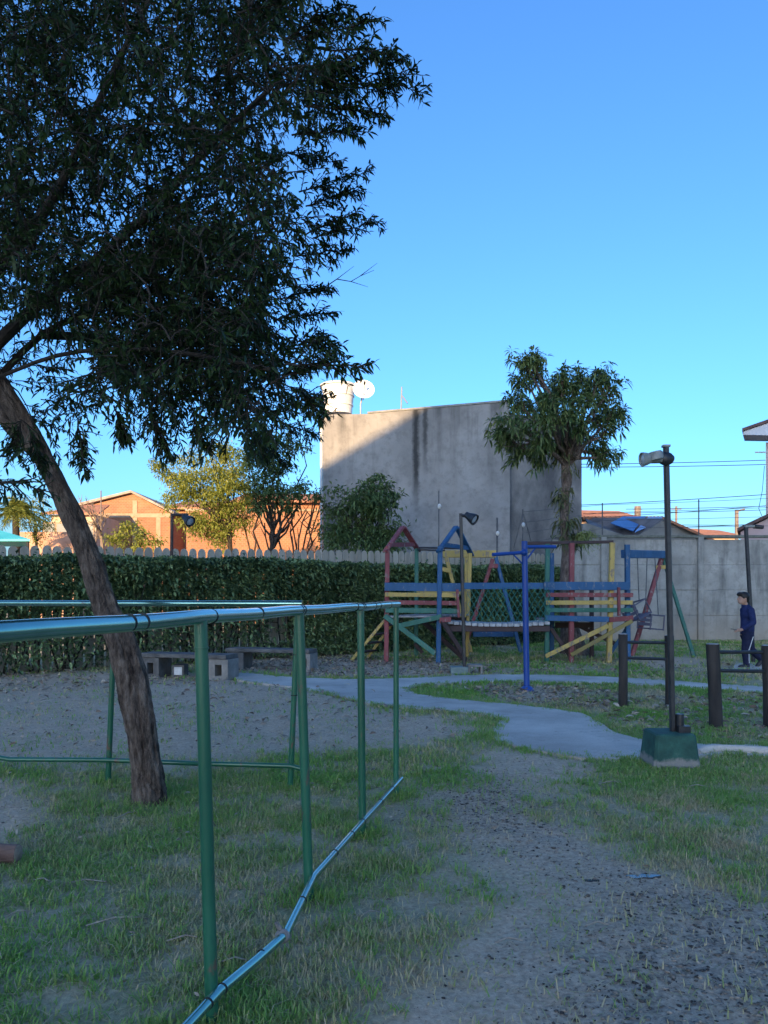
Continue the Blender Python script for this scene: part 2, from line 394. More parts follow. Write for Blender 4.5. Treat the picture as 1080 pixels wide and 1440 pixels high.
# ------------------------------------------------------------------ big rendered concrete wall of the neighbouring house
def big_house():
    d0, d1 = 27.4, 27.0
    m, nt, b = new_mat('stained_cement_render'); mp = coords(nt, (1, 1, 1), True); ms = coords(nt, (1.2, 1.2, .12), True)
    n1 = noise(nt, mp.outputs[0], .45, 8, .6); n2 = noise(nt, mp.outputs[0], 3.5, 8, .7); n3 = noise(nt, ms.outputs[0], 1.6, 6, .65); n4 = noise(nt, mp.outputs[0], 22, 5, .7)
    c = mix(nt, ramp(nt, n1, [(.38, (0, 0, 0)), (.62, (1, 1, 1))]).outputs[0], (.225, .215, .205), (.325, .312, .298))
    c = mix(nt, ramp(nt, n2, [(.33, (.55,)*3), (.52, (0, 0, 0))]).outputs[0], c, (.155, .15, .142))
    g = nt.nodes.new('ShaderNodeNewGeometry'); sx = nt.nodes.new('ShaderNodeSeparateXYZ'); nt.links.new(g.outputs['Position'], sx.inputs[0])
    # runs of rain dirt that hang from the parapet
    top = nt.nodes.new('ShaderNodeMapRange'); top.inputs[1].default_value = 4.2; top.inputs[2].default_value = 8.2; nt.links.new(sx.outputs[2], top.inputs[0])
    st = ramp(nt, n3, [(.50, (0, 0, 0)), (.66, (1, 1, 1))])
    mm = nt.nodes.new('ShaderNodeMath'); mm.operation = 'MULTIPLY'; nt.links.new(top.outputs[0], mm.inputs[0]); nt.links.new(st.outputs[0], mm.inputs[1])
    m2 = nt.nodes.new('ShaderNodeMath'); m2.operation = 'MULTIPLY'; m2.inputs[1].default_value = .75; nt.links.new(mm.outputs[0], m2.inputs[0])
    c = mix(nt, m2.outputs[0], c, (.085, .08, .075))
    # the two dark streaks below a roof drain
    def streak(xc, wd, z0, z1, s):
        nonlocal c
        dx = nt.nodes.new('ShaderNodeMath'); dx.operation = 'SUBTRACT'; dx.inputs[1].default_value = xc; nt.links.new(sx.outputs[0], dx.inputs[0])
        wob = nt.nodes.new('ShaderNodeMath'); wob.operation = 'MULTIPLY_ADD'; wob.inputs[1].default_value = .22; nt.links.new(n2, wob.inputs[0]); nt.links.new(dx.outputs[0], wob.inputs[2])
        ab = nt.nodes.new('ShaderNodeMath'); ab.operation = 'ABSOLUTE'
        sb = nt.nodes.new('ShaderNodeMath'); sb.operation = 'SUBTRACT'; sb.inputs[1].default_value = .11; nt.links.new(wob.outputs[0], sb.inputs[0]); nt.links.new(sb.outputs[0], ab.inputs[0])
        a = nt.nodes.new('ShaderNodeMapRange'); a.inputs[1].default_value = wd; a.inputs[2].default_value = wd * .25; a.inputs[3].default_value = 0; a.inputs[4].default_value = s; nt.links.new(ab.outputs[0], a.inputs[0])
        h = nt.nodes.new('ShaderNodeMapRange'); h.inputs[1].default_value = z0; h.inputs[2].default_value = z1; nt.links.new(sx.outputs[2], h.inputs[0])
        q = nt.nodes.new('ShaderNodeMath'); q.operation = 'MULTIPLY'; nt.links.new(a.outputs[0], q.inputs[0]); nt.links.new(h.outputs[0], q.inputs[1])
        c = mix(nt, q.outputs[0], c, (.045, .045, .045))
    streak(1.13, .16, 4.2, 5.6, .95); streak(1.45, .11, 5.4, 6.8, .8); streak(4.0, .35, 6.6, 8.0, .45); streak(-1.5, .2, 6.1, 7.6, .4)
    nt.links.new(c, b.inputs['Base Color']); b.inputs['Roughness'].default_value = .95; b.inputs['Specular IOR Level'].default_value = .15; bump(nt, b, n4, .35, .02)
    # darker, damp render of the extension
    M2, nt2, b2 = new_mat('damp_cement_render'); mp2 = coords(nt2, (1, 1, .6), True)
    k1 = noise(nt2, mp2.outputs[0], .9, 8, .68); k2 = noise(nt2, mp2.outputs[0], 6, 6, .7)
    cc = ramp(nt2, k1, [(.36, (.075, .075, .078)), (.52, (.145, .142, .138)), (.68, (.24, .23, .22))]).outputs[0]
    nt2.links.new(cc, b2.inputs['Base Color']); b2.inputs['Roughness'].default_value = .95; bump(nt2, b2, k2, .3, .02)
    L = P(454, 583, d0); S = P(516, 582, d0 - .1); C = P(717, 565, d1); E = P(818, 590, d1 + .35)
    t = thing('concrete_house', 'tall windowless grey house wall with dark rain streaks behind the playground', 'building', (1, 30, 0))
    mb = MB(); mb.prism([(L.x, d0, -.2), (C.x, d1, -.2), (C.x, d1, C.z), (S.x, d0 - .1, S.z), (L.x, d0, L.z)], (0, 7, 0)); part('wall', mb, m, t)
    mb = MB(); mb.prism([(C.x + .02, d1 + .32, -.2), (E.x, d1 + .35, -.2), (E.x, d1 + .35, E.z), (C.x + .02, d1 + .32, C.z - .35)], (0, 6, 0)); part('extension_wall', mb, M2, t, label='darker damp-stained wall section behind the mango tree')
    cop = nmat('coping_concrete', (.2, .2, .19), (.33, .32, .3), 5, .9, .2)
    mb = MB(); up = Vector((0, 0, .04))
    mb.beam(S + up + Vector((0.02, .1, 0)), C + up + Vector((0, .1, 0)), .26, .07); part('coping', mb, cop, t)
    tb_part('downpipe', [(L.x - .06, d0 + .1, -.1), (L.x - .06, d0 + .1, L.z - .1)], .05, nmat('white_pipe', (.6, .6, .58), (.7, .7, .68), 4, .5, 0), t)
    # tank on top, at the lit corner
    tc = P(476, 583, 28.3); tb = tc.z
    t2 = thing('water_tank', 'white ribbed water tank on the sunlit corner of the grey house', 'water tank', (tc.x, tc.y, tb))
    wt = nmat('white_fibreglass', (.66, .66, .64), (.78, .78, .76), 3, .4, .05)
    r0, r1, h = .50, .63, 1.0
    prof = [(r0, .003), (r0 + .02, .28), (r0 + .05, .30), (r0 + .05, .33), (r0 + .03, .35), (r0 + .06, .63), (r0 + .09, .65), (r0 + .09, .68), (r0 + .07, .7), (r1, h)]
    part('body', MB().lathe(tc, prof, 40), wt, t2, True)
    part('lid', MB().lathe(tc + Vector((0, 0, h + .002)), [(r1 + .05, 0), (r1 + .06, .05), (r1, .09), (.2, .17), (.02, .18)], 40), wt, t2, True)
    dc = P(511, 549, 27.6); base = P(507, 581, 27.6)
    t3 = thing('satellite_dish', 'round white satellite dish beside the white water tank', 'satellite dish', (base.x, base.y, base.z))
    ax = Vector((.12, -.85, .35)).normalized(); prof = [(r, (r / .39) ** 2 * .09) for r in np.linspace(0.005, .39, 10)]; prof += [(.395, .085), (.3, .045), (.005, -.015)]
    part('dish', MB().lathe(dc, prof, 32, ax), wt, t3, True)
    gm2 = nmat('galvanised_steel', (.3, .3, .3), (.42, .42, .42), 6, .5, 0, metal=.5)
    tb_part('mast', [base - Vector((0, -.1, .06)), base + Vector((0, .12, .35)), dc + Vector((0, .06, -.02))], .03, gm2, t3)
    f0 = dc + ax * .42
    tb_part('feed_arm', [dc + Vector((0, -.05, -.36)), f0], .014, gm2, t3, 6); tb_part('feed_horn', [f0 + ax * .06, f0 - ax * .06], .04, BLACKM, t3)
    a0 = P(564, 577, 27.7); a1 = P(565, 544, 27.7)
    t4 = thing('aerial', 'thin metal aerial mast on the sloping parapet of the grey house', 'antenna', a0)
    tb_part('mast', [a0 - Vector((0, 0, .1)), a1], .028, gm2, t4, 6); tb_part('crossbar', [P(565, 556, 27.65), P(573, 567, 27.4)], .022, gm2, t4, 6)
big_house()

# ------------------------------------------------------------------ picket fence (concrete pickets) with hedge in front
FA = Vector((-6.95, 13.4, 0)); FB = Vector((4.95, 22.7, 0)); FD = (FB - FA).normalized(); FL = (FB - FA).length; FN = Vector((FD.y, -FD.x, 0))
def fence_top(s): return 2.29 + (2.62 - 2.29) * s / FL
def picket_fence():
    t = thing('picket_fence', 'pale grey picket fence with rounded tops behind the clipped hedge', 'fence', (FA.x, FA.y, 0))
    pm = nmat('weathered_pickets', (.27, .24, .19), (.43, .385, .31), 2.6, .9, .3, 30, .006, stretch=(1, 1, .3))
    wd = .158; prof = [(-wd/2, 0), (wd/2, 0), (wd/2, .90)] + [(wd/2 * math.cos(a), .90 + .1 * math.sin(a) * .42) for a in np.linspace(.25, math.pi - .25, 7)] + [(-wd/2, .90)]
    mb = MB(); mb.prism([(x, 0, z) for x, z in prof], (0, .03, 0)); base = mb.mesh('picket', Vector((0, 0, 0)), False); base.materials.append(pm)
    n = int((FL + 2.5) / .19); yaw = math.atan2(FD.y, FD.x)
    for i in range(n):
        s = -2.4 + i * .19; p = FA + FD * s
        o = bpy.data.objects.new('picket', base); COL.objects.link(o); o.parent = t
        o.location = p - t.location + Vector((0, 0, -.05)); o.scale = (random.uniform(.95, 1.04), 1, (fence_top(s) + random.uniform(-.018, .012)) / .942)
        o.rotation_euler = (0, random.uniform(-.006, .006), yaw + random.uniform(-.02, .02))
    for z in (.5, 1.45): part('rail', MB().beam(FA - FD * 2.4 + Vector((0, 0, z)) - FN * .075, FB + Vector((0, 0, z)) - FN * .075, .06, .09), pm, t)
picket_fence()

# ------------------------------------------------------------------ precast concrete panel wall at the right
def panel_wall():
    d = 22.6; zt = P(0, 757, d).z
    t = thing('panel_wall', 'grey precast concrete panel wall with posts along the right side of the park', 'wall', (9, d, 0))
    m, nt, b = new_mat('precast_concrete'); mp = coords(nt, (1, 1, 1)); mw = coords(nt, (1, 1, 1), True); mv = coords(nt, (2.2, 2.2, .35), True)
    n1 = noise(nt, mw.outputs[0], 1.1, 7, .65); n2 = noise(nt, mp.outputs[0], 7, 6, .7); n3 = noise(nt, mv.outputs[0], 1.5, 6, .6)
    c = ramp(nt, n1, [(.34, (.24, .23, .21)), (.66, (.39, .375, .345))]).outputs[0]
    c = mix(nt, ramp(nt, n2, [(.34, (.6,)*3), (.5, (0, 0, 0))]).outputs[0], c, (.21, .2, .18))
    c = mix(nt, ramp(nt, n3, [(.52, (0, 0, 0)), (.7, (.65,)*3)]).outputs[0], c, (.1, .1, .095))
    g = nt.nodes.new('ShaderNodeNewGeometry'); sx = nt.nodes.new('ShaderNodeSeparateXYZ'); nt.links.new(g.outputs['Position'], sx.inputs[0])
    lowm = nt.nodes.new('ShaderNodeMapRange'); lowm.inputs[1].default_value = .95; lowm.inputs[2].default_value = .1; lowm.inputs[4].default_value = .55; nt.links.new(sx.outputs[2], lowm.inputs[0])
    c = mix(nt, lowm.outputs[0], c, (.33, .26, .19))   # splashed soil low down
    nt.links.new(c, b.inputs['Base Color']); b.inputs['Roughness'].default_value = .95; b.inputs['Specular IOR Level'].default_value = .15; bump(nt, b, n2, .4, .012)
    xs = [P(u, 800, d).x for u in (848, 984)]; sp = xs[1] - xs[0]; posts = [xs[0] - 2 * sp, xs[0] - sp] + xs + [xs[1] + sp * k for k in (1, 2, 3)]
    x_start = FB.x - .05
    rows = 4; ph = (zt - .04) / rows; pw = sp - .17
    base = MB().beam((-pw / 2, 0, 0), (pw / 2, 0, 0), .06, ph + .003, bev=.016).mesh('panel', Vector((0, 0, 0)), False); base.materials.append(m)
    for i in range(len(posts) - 1):
        for r in range(rows):
            xa, xb = posts[i], posts[i + 1]
            if xb < x_start + .3: continue
            o = bpy.data.objects.new('panel', base); COL.objects.link(o); o.parent = t
            xc = (xa + xb) / 2; o.scale = (1, 1, 1)
            if xa < x_start: o.scale = ((xb - x_start - .1) / pw, 1, 1); xc = (xb + x_start) / 2
            o.location = Vector((xc, d + random.uniform(-.012, .012), ph * (r + .5))) - t.location; o.rotation_euler = (random.uniform(-.012, .012), 0, 0)
    for x in posts:
        if x > x_start: bm_part('post', (x, d - .03, -.2), (x, d - .03, zt + .03), .17, .17, m, t, up=(0, 1, 0))
    part('coping', MB().beam((x_start, d, zt + .05), (posts[-1] + .2, d, zt + .05), .2, .08), nmat('coping_dark', (.10, .11, .09), (.2, .2, .17), 6, .9, .2), t)
    # electric fence: thin stanchions and wires above the wall
    e = thing('electric_fence', 'thin electric fence wires and poles above the concrete wall and pickets', 'fence', (9, d, zt))
    pm = nmat('fence_pole_steel', (.07, .075, .085), (.14, .14, .15), 8, .6, 0, metal=.4)
    heads = []
    for u, vt in ((848, 707), (984, 702), (1110, 696)):
        x = P(u, 0, d).x; p = Vector((x, d + .07, zt - .1)); q = Vector((x, d + .07, P(u, vt, d).z)); heads.append((p, q)); tb_part('pole', [p, q], .018, pm, e, 6)
    for u, vt, vb in ((617, 690, 775), (699, 728, 778), (735, 716, 772)):
        sF = None
        for k in range(400):
            s = FL * k / 400; pt = FA + FD * s
            if 540 + F * pt.x / pt.y >= u: sF = pt; break
        p = P(u, vb + 20, sF.y + .1); q = P(u, vt, sF.y + .1); tb_part('pole', [p, q], .018 if u != 699 else .03, pm, e, 6)
        heads.append((p, q)); part('insulator', MB().ell(P(u + 1, vt + 22, sF.y + .06), (.05, .05, .07), 8, 6), WHITEP, e, True)
    hs = sorted(heads, key=lambda h: h[1].x)
    for f in (.35, .55, .75, .95):
        mb = MB()
        for a, bb in zip(hs[2:-1], hs[3:]): mb.tube([a[0].lerp(a[1], f), bb[0].lerp(bb[1], f)], .006, 4)
        part('wire', mb, pm, e)
    tb_part('brace', [P(735, 722, 22.3), P(722, 772, 22.6)], .012, pm, e, 5); tb_part('brace', [P(736, 722, 22.3), P(749, 770, 22.6)], .012, pm, e, 5)
panel_wall()

# ------------------------------------------------------------------ far houses
def far_houses():
    # brick gable house, sunlit
    bd = 45.0
    m, nt, b = new_mat('hollow_brick'); mp = coords(nt, (1, 1, 1), True)
    sxyz = nt.nodes.new('ShaderNodeSeparateXYZ'); nt.links.new(mp.outputs[0], sxyz.inputs[0]); cb = nt.nodes.new('ShaderNodeCombineXYZ'); nt.links.new(sxyz.outputs[0], cb.inputs[0]); nt.links.new(sxyz.outputs[2], cb.inputs[1])
    br = nt.nodes.new('ShaderNodeTexBrick'); br.inputs['Scale'].default_value = 2.6; br.inputs['Color1'].default_value = (.40, .175, .085, 1); br.inputs['Color2'].default_value = (.32, .13, .065, 1); br.inputs['Mortar'].default_value = (.33, .22, .15, 1); br.inputs['Mortar Size'].default_value = .03
    nt.links.new(cb.outputs[0], br.inputs[0]); nz = noise(nt, mp.outputs[0], .8, 6, .6)
    nt.links.new(mix(nt, ramp(nt, nz, [(.4, (0, 0, 0)), (.7, (.6,)*3)]).outputs[0], br.outputs[0], (.24, .1, .06)), b.inputs['Base Color']); b.inputs['Roughness'].default_value = .95
    MBR = m; MCON = nmat('frame_concrete', (.33, .24, .16), (.42, .31, .22), 3, .9, .2); MTILE = nmat('clay_tiles', (.34, .14, .08), (.5, .24, .14), 3, .9, .4, 12, .05); MROOF = nmat('fibre_roof', (.3, .24, .2), (.42, .35, .3), 2, .9, .2)
    GLS = nmat('house_glass', (.03, .035, .04), (.06, .065, .07), 2, .2, 0, spec=.6)
    t = thing('brick_house', 'sunlit orange brick house with a low gable beyond the fence', 'house', (-15.5, bd + 4, 0))
    xl = P(108, 0, bd).x; xr = P(240, 0, bd).x; pk = P(186, 694, bd); zl = P(0, 716, bd).z; zr = P(0, 722, bd).z
    part('wall', MB().prism([(xl, bd, -.2), (xr, bd, -.2), (xr, bd, zr), (pk.x, bd, pk.z), (xl, bd, zl)], (0, 9, 0)), MBR, t)
    for u in (113, 190, 223): part('column', MB().box((P(u, 0, bd).x - .13, bd - .04, -.1), (P(u, 0, bd).x + .13, bd - .002, P(0, 704 if u == 190 else 722, bd).z)), MCON, t)
    part('beam', MB().box((xl, bd - .055, P(0, 725, bd).z - .12), (xr - .01, bd - .043, P(0, 725, bd).z + .12)), MCON, t)
    sl = Vector((0, 0, .09)); e = Vector((.25, 0, -.08))
    mb = MB(); mb.prism([Vector((xl, bd - .3, zl)) - e + Vector((0, 0, -.02)), pk + Vector((0, -.3, .02)), pk + Vector((0, -.3, .16)), Vector((xl, bd - .3, zl + .14)) - e], (0, 9.6, 0)); part('roof', mb, MROOF, t)
    mb = MB(); mb.prism([pk + Vector((.002, -.3, .02)), Vector((xr + .25, bd - .3, zr - .06)), Vector((xr + .25, bd - .3, zr + .08)), pk + Vector((.002, -.3, .16))], (0, 9.6, 0)); part('roof', mb, MROOF, t)
    # cream house with tiled roof further left, with a window
    hd = 41.0; t = thing('tiled_house', 'low cream house with red tiles partly hidden by the leaning trunk', 'house', (-18, hd + 3, 0))
    cw = nmat('cream_wall', (.5, .36, .25), (.6, .45, .33), 2, .9, .1); x0 = P(72, 0, hd).x; x1 = P(135, 0, hd).x; ze = P(0, 724, hd).z; zk = P(0, 706, hd).z
    part('wall', MB().box((x0, hd, -.2), (x1, hd + 4, ze)), cw, t)
    mb = MB(); mb.prism([(x0 - .4, hd - .4, ze - .02), (x1 + .3, hd - .4, ze - .02), (x1, hd + 2, zk), (x0 + 1.2, hd + 2, zk)], (0, .05, .1)); part('roof', mb, MTILE, t)
    for u in (64, 82, 118):
        x = P(u + 6, 0, hd).x; wd = part('window', MB().box((x - .35, hd - .05, P(0, 745, hd).z - .5), (x + .35, hd - .003, P(0, 745, hd).z + .4)), MCON, t); part('pane', MB().box((x - .28, hd - .07, P(0, 745, hd).z - .42), (x + .28, hd - .053, P(0, 745, hd).z + .32)), GLS, wd)
    # low wall / roofs by palm
    t = tag(part('garden_wall', MB().box((P(20, 0, 38).x, 38, -.2), (P(112, 0, 38).x, 38.2, P(0, 748, 38).z)), nmat('pink_wall', (.42, .23, .16), (.55, .33, .24), 2, .9, .1), None), 'low salmon garden wall left of the leaning trunk', 'wall')
    # orange yard wall behind the trees
    wd_ = 36.0
    t = thing('yard_wall', 'sunlit orange brick wall behind the trees left of the grey house', 'wall', (-5, wd_, 0))
    part('wall', MB().box((P(262, 0, wd_).x, wd_, -.2), (P(470, 0, wd_).x, wd_ + .25, P(0, 719, wd_).z)), MBR, t)
    part('coping', MB().box((P(262, 0, wd_).x - .05, wd_ - .05, P(0, 719, wd_).z + .002), (P(470, 0, wd_).x, wd_ + .3, P(0, 717, wd_).z + .03)), MCON, t)
    h2 = 44.0
    t = thing('dark_roof_house', 'brick house with a brown roof glimpsed above the orange yard wall', 'house', (-6, h2 + 3, 0))
    part('wall', MB().box((P(330, 0, h2).x, h2, -.2), (P(470, 0, h2).x, h2 + 5, P(0, 706, h2).z)), MBR, t)
    part('roof', MB().prism([(P(326, 0, h2).x, h2 - .5, P(0, 708, h2).z), (P(474, 0, h2).x, h2 - .5, P(0, 708, h2).z), (P(474, 0, h2).x, h2 + 3, P(0, 688, h2).z), (P(330, 0, h2).x, h2 + 3, P(0, 688, h2).z)], (0, .05, .12)), MTILE, t)
    t = thing('long_tiled_house', 'long orange house wall under pale tiles between lamp post and trees', 'house', (-11, 50, 0))
    part('wall', MB().box((P(236, 0, 48).x, 48, -.2), (P(330, 0, 48).x, 53, P(0, 716, 48).z)), MBR, t)
    part('roof', MB().prism([(P(230, 0, 48).x, 47.5, P(0, 717, 48).z), (P(336, 0, 48).x, 47.5, P(0, 717, 48).z), (P(330, 0, 48).x, 51, P(0, 700, 48).z), (P(240, 0, 48).x, 51, P(0, 700, 48).z)], (0, .05, .12)), MTILE, t)
    # turquoise canopy far left
    cd = 21.0
    t = thing('turquoise_canopy', 'turquoise canopy roof peeping over the fence at the left edge', 'canopy', (-11.3, cd + 1.2, 0))
    cm = nmat('turquoise_sheet', (.05, .42, .48), (.08, .5, .55), 2, .5, .05)
    a = P(42, 758, cd); pk = P(-20, 741, cd + .8); lf = P(-90, 758, cd)
    mb = MB(); A = (lf.x, cd, a.z); B = (a.x, cd, a.z); C_ = (a.x * (cd + 2.4) / cd - .1, cd + 2.4, a.z); D_ = (lf.x * (cd + 2.4) / cd, cd + 2.4, a.z); top = (pk.x, cd + 1.2, pk.z)
    mb.add([A, B, C_, D_, top, (lf.x,cd,a.z-.06),(a.x,cd,a.z-.06),(C_[0],cd+2.4,a.z-.06),(D_[0],cd+2.4,a.z-.06)], [[0,1,4],[1,2,4],[2,3,4],[3,0,4],[0,5,6,1],[1,6,7,2],[2,7,8,3],[3,8,5,0],[8,7,6,5]]); part('canopy', mb, cm, t)
    for x, y in ((a.x - .1, cd + .1), (C_[0] - .1, cd + 2.3), (lf.x + .1, cd + .1), (D_[0] + .1, cd + 2.3)): tb_part('leg', [(x, y, -.05), (x, y, a.z - .062)], .04, BLACKM, t, 8)
    # shed with blue roof panels and concrete gable, right
    s = 27.0
    t = thing('panel_roof_shed', 'grey concrete shed with blue roof panels behind the concrete wall', 'shed', (8.5, s + 3, 0))
    gc = nmat('old_shed_concrete', (.12, .12, .11), (.27, .26, .24), 1.6, .95, .4, lo=.3, hi=.7)
    z0 = P(0, 735, s).z; g = lambda u, v, dd=0: P(u, v, s + dd)
    part('gable', MB().prism([(g(819, 0).x, s, -.2), (g(1010, 0).x, s, -.2), (g(1010, 0).x, s, g(0, 764).z), (g(934, 0).x, s, g(0, 731).z), (g(890, 762).x, s, g(0, 757).z), (g(826, 0).x, s, g(0, 736).z), (g(819, 0).x, s, g(0, 736).z)], (0, .2, 0)), gc, t)
    part('tile_edge', MB().beam(g(934, 729), g(1012, 764), .5, .09, up=(0, -.2, 1)), MTILE, t)
    # roof slope between the gables, with the panels lying on it
    lo_ = s + .3; A = g(828, 737, .3); B = g(932, 730, .3); T0 = g(822, 728, 3); T1 = g(936, 727.5, 3); V = g(889, 757, .3)
    part('roof', MB().prism([A, V, B, T1, T0], (0, .0, -.08)), nmat('grey_sheet_roof', (.1, .095, .1), (.2, .18, .18), 2, .8, .2), t)
    pm = paint('blue_roof_panel', (.035, .12, .33), rough=.3, amt=.2, spec=.6)
    pale = nmat('pale_blue_panel', (.16, .28, .52), (.3, .42, .62), 2, .3, 0, spec=.6)
    on = lambda u, v: P(u, v, s + .25 + (757 - v) / 28 * 2.5) + Vector((0, -.5, .16))
    for cs, mm in (([(853, 743), (870, 734), (902, 733.5), (884, 754.5)], pm), ([(886, 756), (905, 735), (930, 735), (929, 738)], pale)):
        part('roof_panel', MB().prism([on(*c_) for c_ in cs], (0, .005, -.025)), mm, t)
    # corrugated tile ridge: row of tile ends
    for k in range(22):
        u = 822 + k * 5.2; a_ = g(u, 728.5, 2.7); part('ridge_tile', MB().tube([a_, a_ + Vector((0, 1.2, .05))], .075, 8), MTILE, t, True)
    # far sunlit tiled roof
    f = 62.0
    t = thing('far_tiled_house', 'far sunlit house with bright orange tiled roof right of the mango tree', 'house', (21, f + 4, 0))
    part('wall', MB().box((P(800, 0, f).x, f, -.2), (P(890, 0, f).x, f + 8, P(0, 731, f).z)), cw, t)
    part('roof', MB().prism([(P(796, 0, f).x, f - .6, P(0, 733, f).z), (P(905, 0, f).x, f - .6, P(0, 733, f).z), (P(892, 0, f).x, f + 4, P(0, 721, f + 4).z), (P(800, 0, f).x, f + 4, P(0, 719, f + 4).z)], (0, .05, .15)), MTILE, t)
    f = 70.0
    t = thing('low_far_house', 'low far roof catching sun just above the right wall', 'house', (31, f + 3, 0))
    part('wall', MB().box((P(975, 0, f).x, f, -.2), (P(1035, 0, f).x, f + 6, P(0, 755, f).z)), cw, t)
    part('roof', MB().prism([(P(965, 0, f).x, f - .5, P(0, 756, f).z), (P(1045, 0, f).x, f - .5, P(0, 756, f).z), (P(1032, 0, f).x, f + 3, P(0, 748, f + 3).z), (P(970, 0, f).x, f + 3, P(0, 744, f + 3).z)], (0, .05, .15)), MTILE, t)
    # pink house at the right edge with deep white eave
    h = 25.5
    t = thing('pink_house', 'pale pink two-storey house with white eave at the right edge', 'house', (15, h + 3, 0))
    pw = nmat('pink_render', (.5, .36, .35), (.58, .44, .42), 2, .9, .1); we = nmat('white_eave', (.55, .55, .57), (.66, .66, .68), 2, .7, .05); dt = nmat('dark_tiles', (.1, .06, .055), (.17, .1, .09), 5, .9, .3)
    wx = P(1077, 0, h).x; ez = P(1043, 608, h - .6)
    ray = Vector((wx * 1.03, h, 0)) / h; part('wall', MB().prism([(wx, h, -.2), (wx + 6, h, -.2), (wx + 6, h, P(0, 622, h).z), (wx, h, P(0, 622, h).z)], ray * 3), pw, t)
    part('soffit', MB().prism([(ez.x, h - .7, ez.z), (wx + 6.5, h - .7, ez.z + 2.6), (wx + 6.5, h - .7, ez.z + 2.2), (wx, h - .7, ez.z - .12), (ez.x, h - .7, ez.z - .1)], ray * 1.0), we, t)
    part('roof', MB().prism([(ez.x - .06, h - .76, ez.z + .005), (wx + 6.5, h - .76, ez.z + 2.62), (wx + 6.5, h - .76, ez.z + 2.75), (ez.x - .06, h - .76, ez.z + .1)], ray * 1.1), dt, t)
    tb_part('wall_bracket', [P(1062, 636, h - .05), P(1079, 636, h - .05)], .025, we, t, 6)
    h = 24.2
    t = thing('pink_annex', 'low pink annex with sloping roof above the wall at the right edge', 'house', (14.5, h + 2, 0))
    a = P(1036, 748, h); bb = P(1090, 722, h)
    part('wall', MB().prism([(a.x + .12, h, -.2), (bb.x + 1, h, -.2), (bb.x + 1, h, bb.z + .45), (a.x + .12, h, a.z)], Vector((a.x * 1.05, h, 0)) / h * 3), pw, t)
    part('roof', MB().prism([(a.x - .1, h - .25, a.z), (bb.x + 1, h - .25, bb.z + .5), (bb.x + 1, h - .25, bb.z + .6), (a.x - .1, h - .25, a.z + .1)], Vector((a.x * 1.05, h, 0)) / h * 3.4), dt, t)
    # utility poles and wires
    pc = nmat('pole_concrete', (.16, .13, .12), (.24, .2, .18), 4, .9, .1)
    for u, vt, dd, r, lab in ((142, 690, 33, .028, 'thin dark utility pole in front of the brick house'), (373 / 3.857 + 800, 712, 65, .28, 'pale far utility pole above the orange tiled roof'), (1036, 717, 48, .12, 'street lamp pole far beyond the right wall'), (951, 712, 60, .09, 'slim grey pole far beyond the concrete wall')):
        p = P(u, 0, dd); t = thing('utility_pole', lab, 'pole', (p.x, dd, 0), 'poles far beyond the walls'); tb_part('pole', [(p.x, dd, -.1), (p.x, dd, P(0, vt, dd).z)], r, pc, t, 8)
        if u == 1036: tb_part('lamp_arm', [(p.x, dd, P(0, vt + 2, dd).z), (p.x + .5, dd, P(0, vt - 1, dd).z)], .06, pc, t, 6)
        elif u > 300: tb_part('crossarm', [(p.x - .4, dd, P(0, vt + 4, dd).z), (p.x + .4, dd, P(0, vt + 4, dd).z)], .04, pc, t, 6)
    t = thing('overhead_wires', 'thin overhead wires strung across the sky above the right wall', 'wire', (18, 40, 6))
    for (u0, v0, u1, v1) in ((800, 711, 1200, 686), (800, 653, 1200, 642), (800, 657, 1200, 649), (820, 722, 1200, 712), (820, 729, 1200, 700), (880, 737, 1200, 736), (930, 742, 1200, 728), (880, 716, 1200, 706)):
        pts = [P(u0 + (u1 - u0) * k / 10, v0 + (v1 - v0) * k / 10 + 8 * (k / 10) * (1 - k / 10), 40) for k in range(11)]
        tb_part('wire', pts, .014 if v0 > 712 else .018, BLACKM, t, 4)
    tb_part('wire', [P(1075, 655, 30), P(1072, 690, 30), P(1067, 715, 30), P(1072, 727, 30)], .012, BLACKM, t, 4)
far_houses()

# ------------------------------------------------------------------ vegetation
def nrm(a): return a / (np.linalg.norm(a, axis=-1, keepdims=True) + 1e-9)
def leaves(base, dirs, length, width, rng, seg=2, droop=.25, fold=.25, shade=None):
    """array of lanceolate leaves: base points (n,3), directions (n,3) -> verts, tris, quads, colour"""
    n = len(base); d = nrm(dirs); up = np.tile(np.array([0, 0, 1.0]), (n, 1)) + rng.normal(0, .45, (n, 3))
    s = nrm(np.cross(d, up)); nn = np.cross(s, d); L = length[:, None]; W = width[:, None]
    dn = np.array([0, 0, -1.0])
    def pt(f, side, k): return base + d * L * f + s * W * side + nn * W * k + dn * L * droop * f * f
    if seg == 2:
        V = np.stack([pt(0, 0, 0), pt(.33, .5, fold), pt(.33, -.5, fold), pt(.68, .42, fold), pt(.68, -.42, fold), pt(1, 0, 0)], 1)
        o = np.arange(n)[:, None] * 6; tr = np.concatenate([o + [0, 1, 2], o + [3, 5, 4]]); qd = o + [1, 3, 4, 2]
    else:
        V = np.stack([pt(0, 0, 0), pt(.42, .5, fold), pt(1, 0, 0), pt(.42, -.5, fold)], 1)
        o = np.arange(n)[:, None] * 4; tr = np.concatenate([o + [0, 1, 2], o + [0, 2, 3]]); qd = None
    c = np.clip(rng.normal(.45, .22, n), 0, 1) if shade is None else shade
    c = np.repeat(c, V.shape[1])[:, None].repeat(3, 1)
    return V.reshape(-1, 3), tr, qd, c
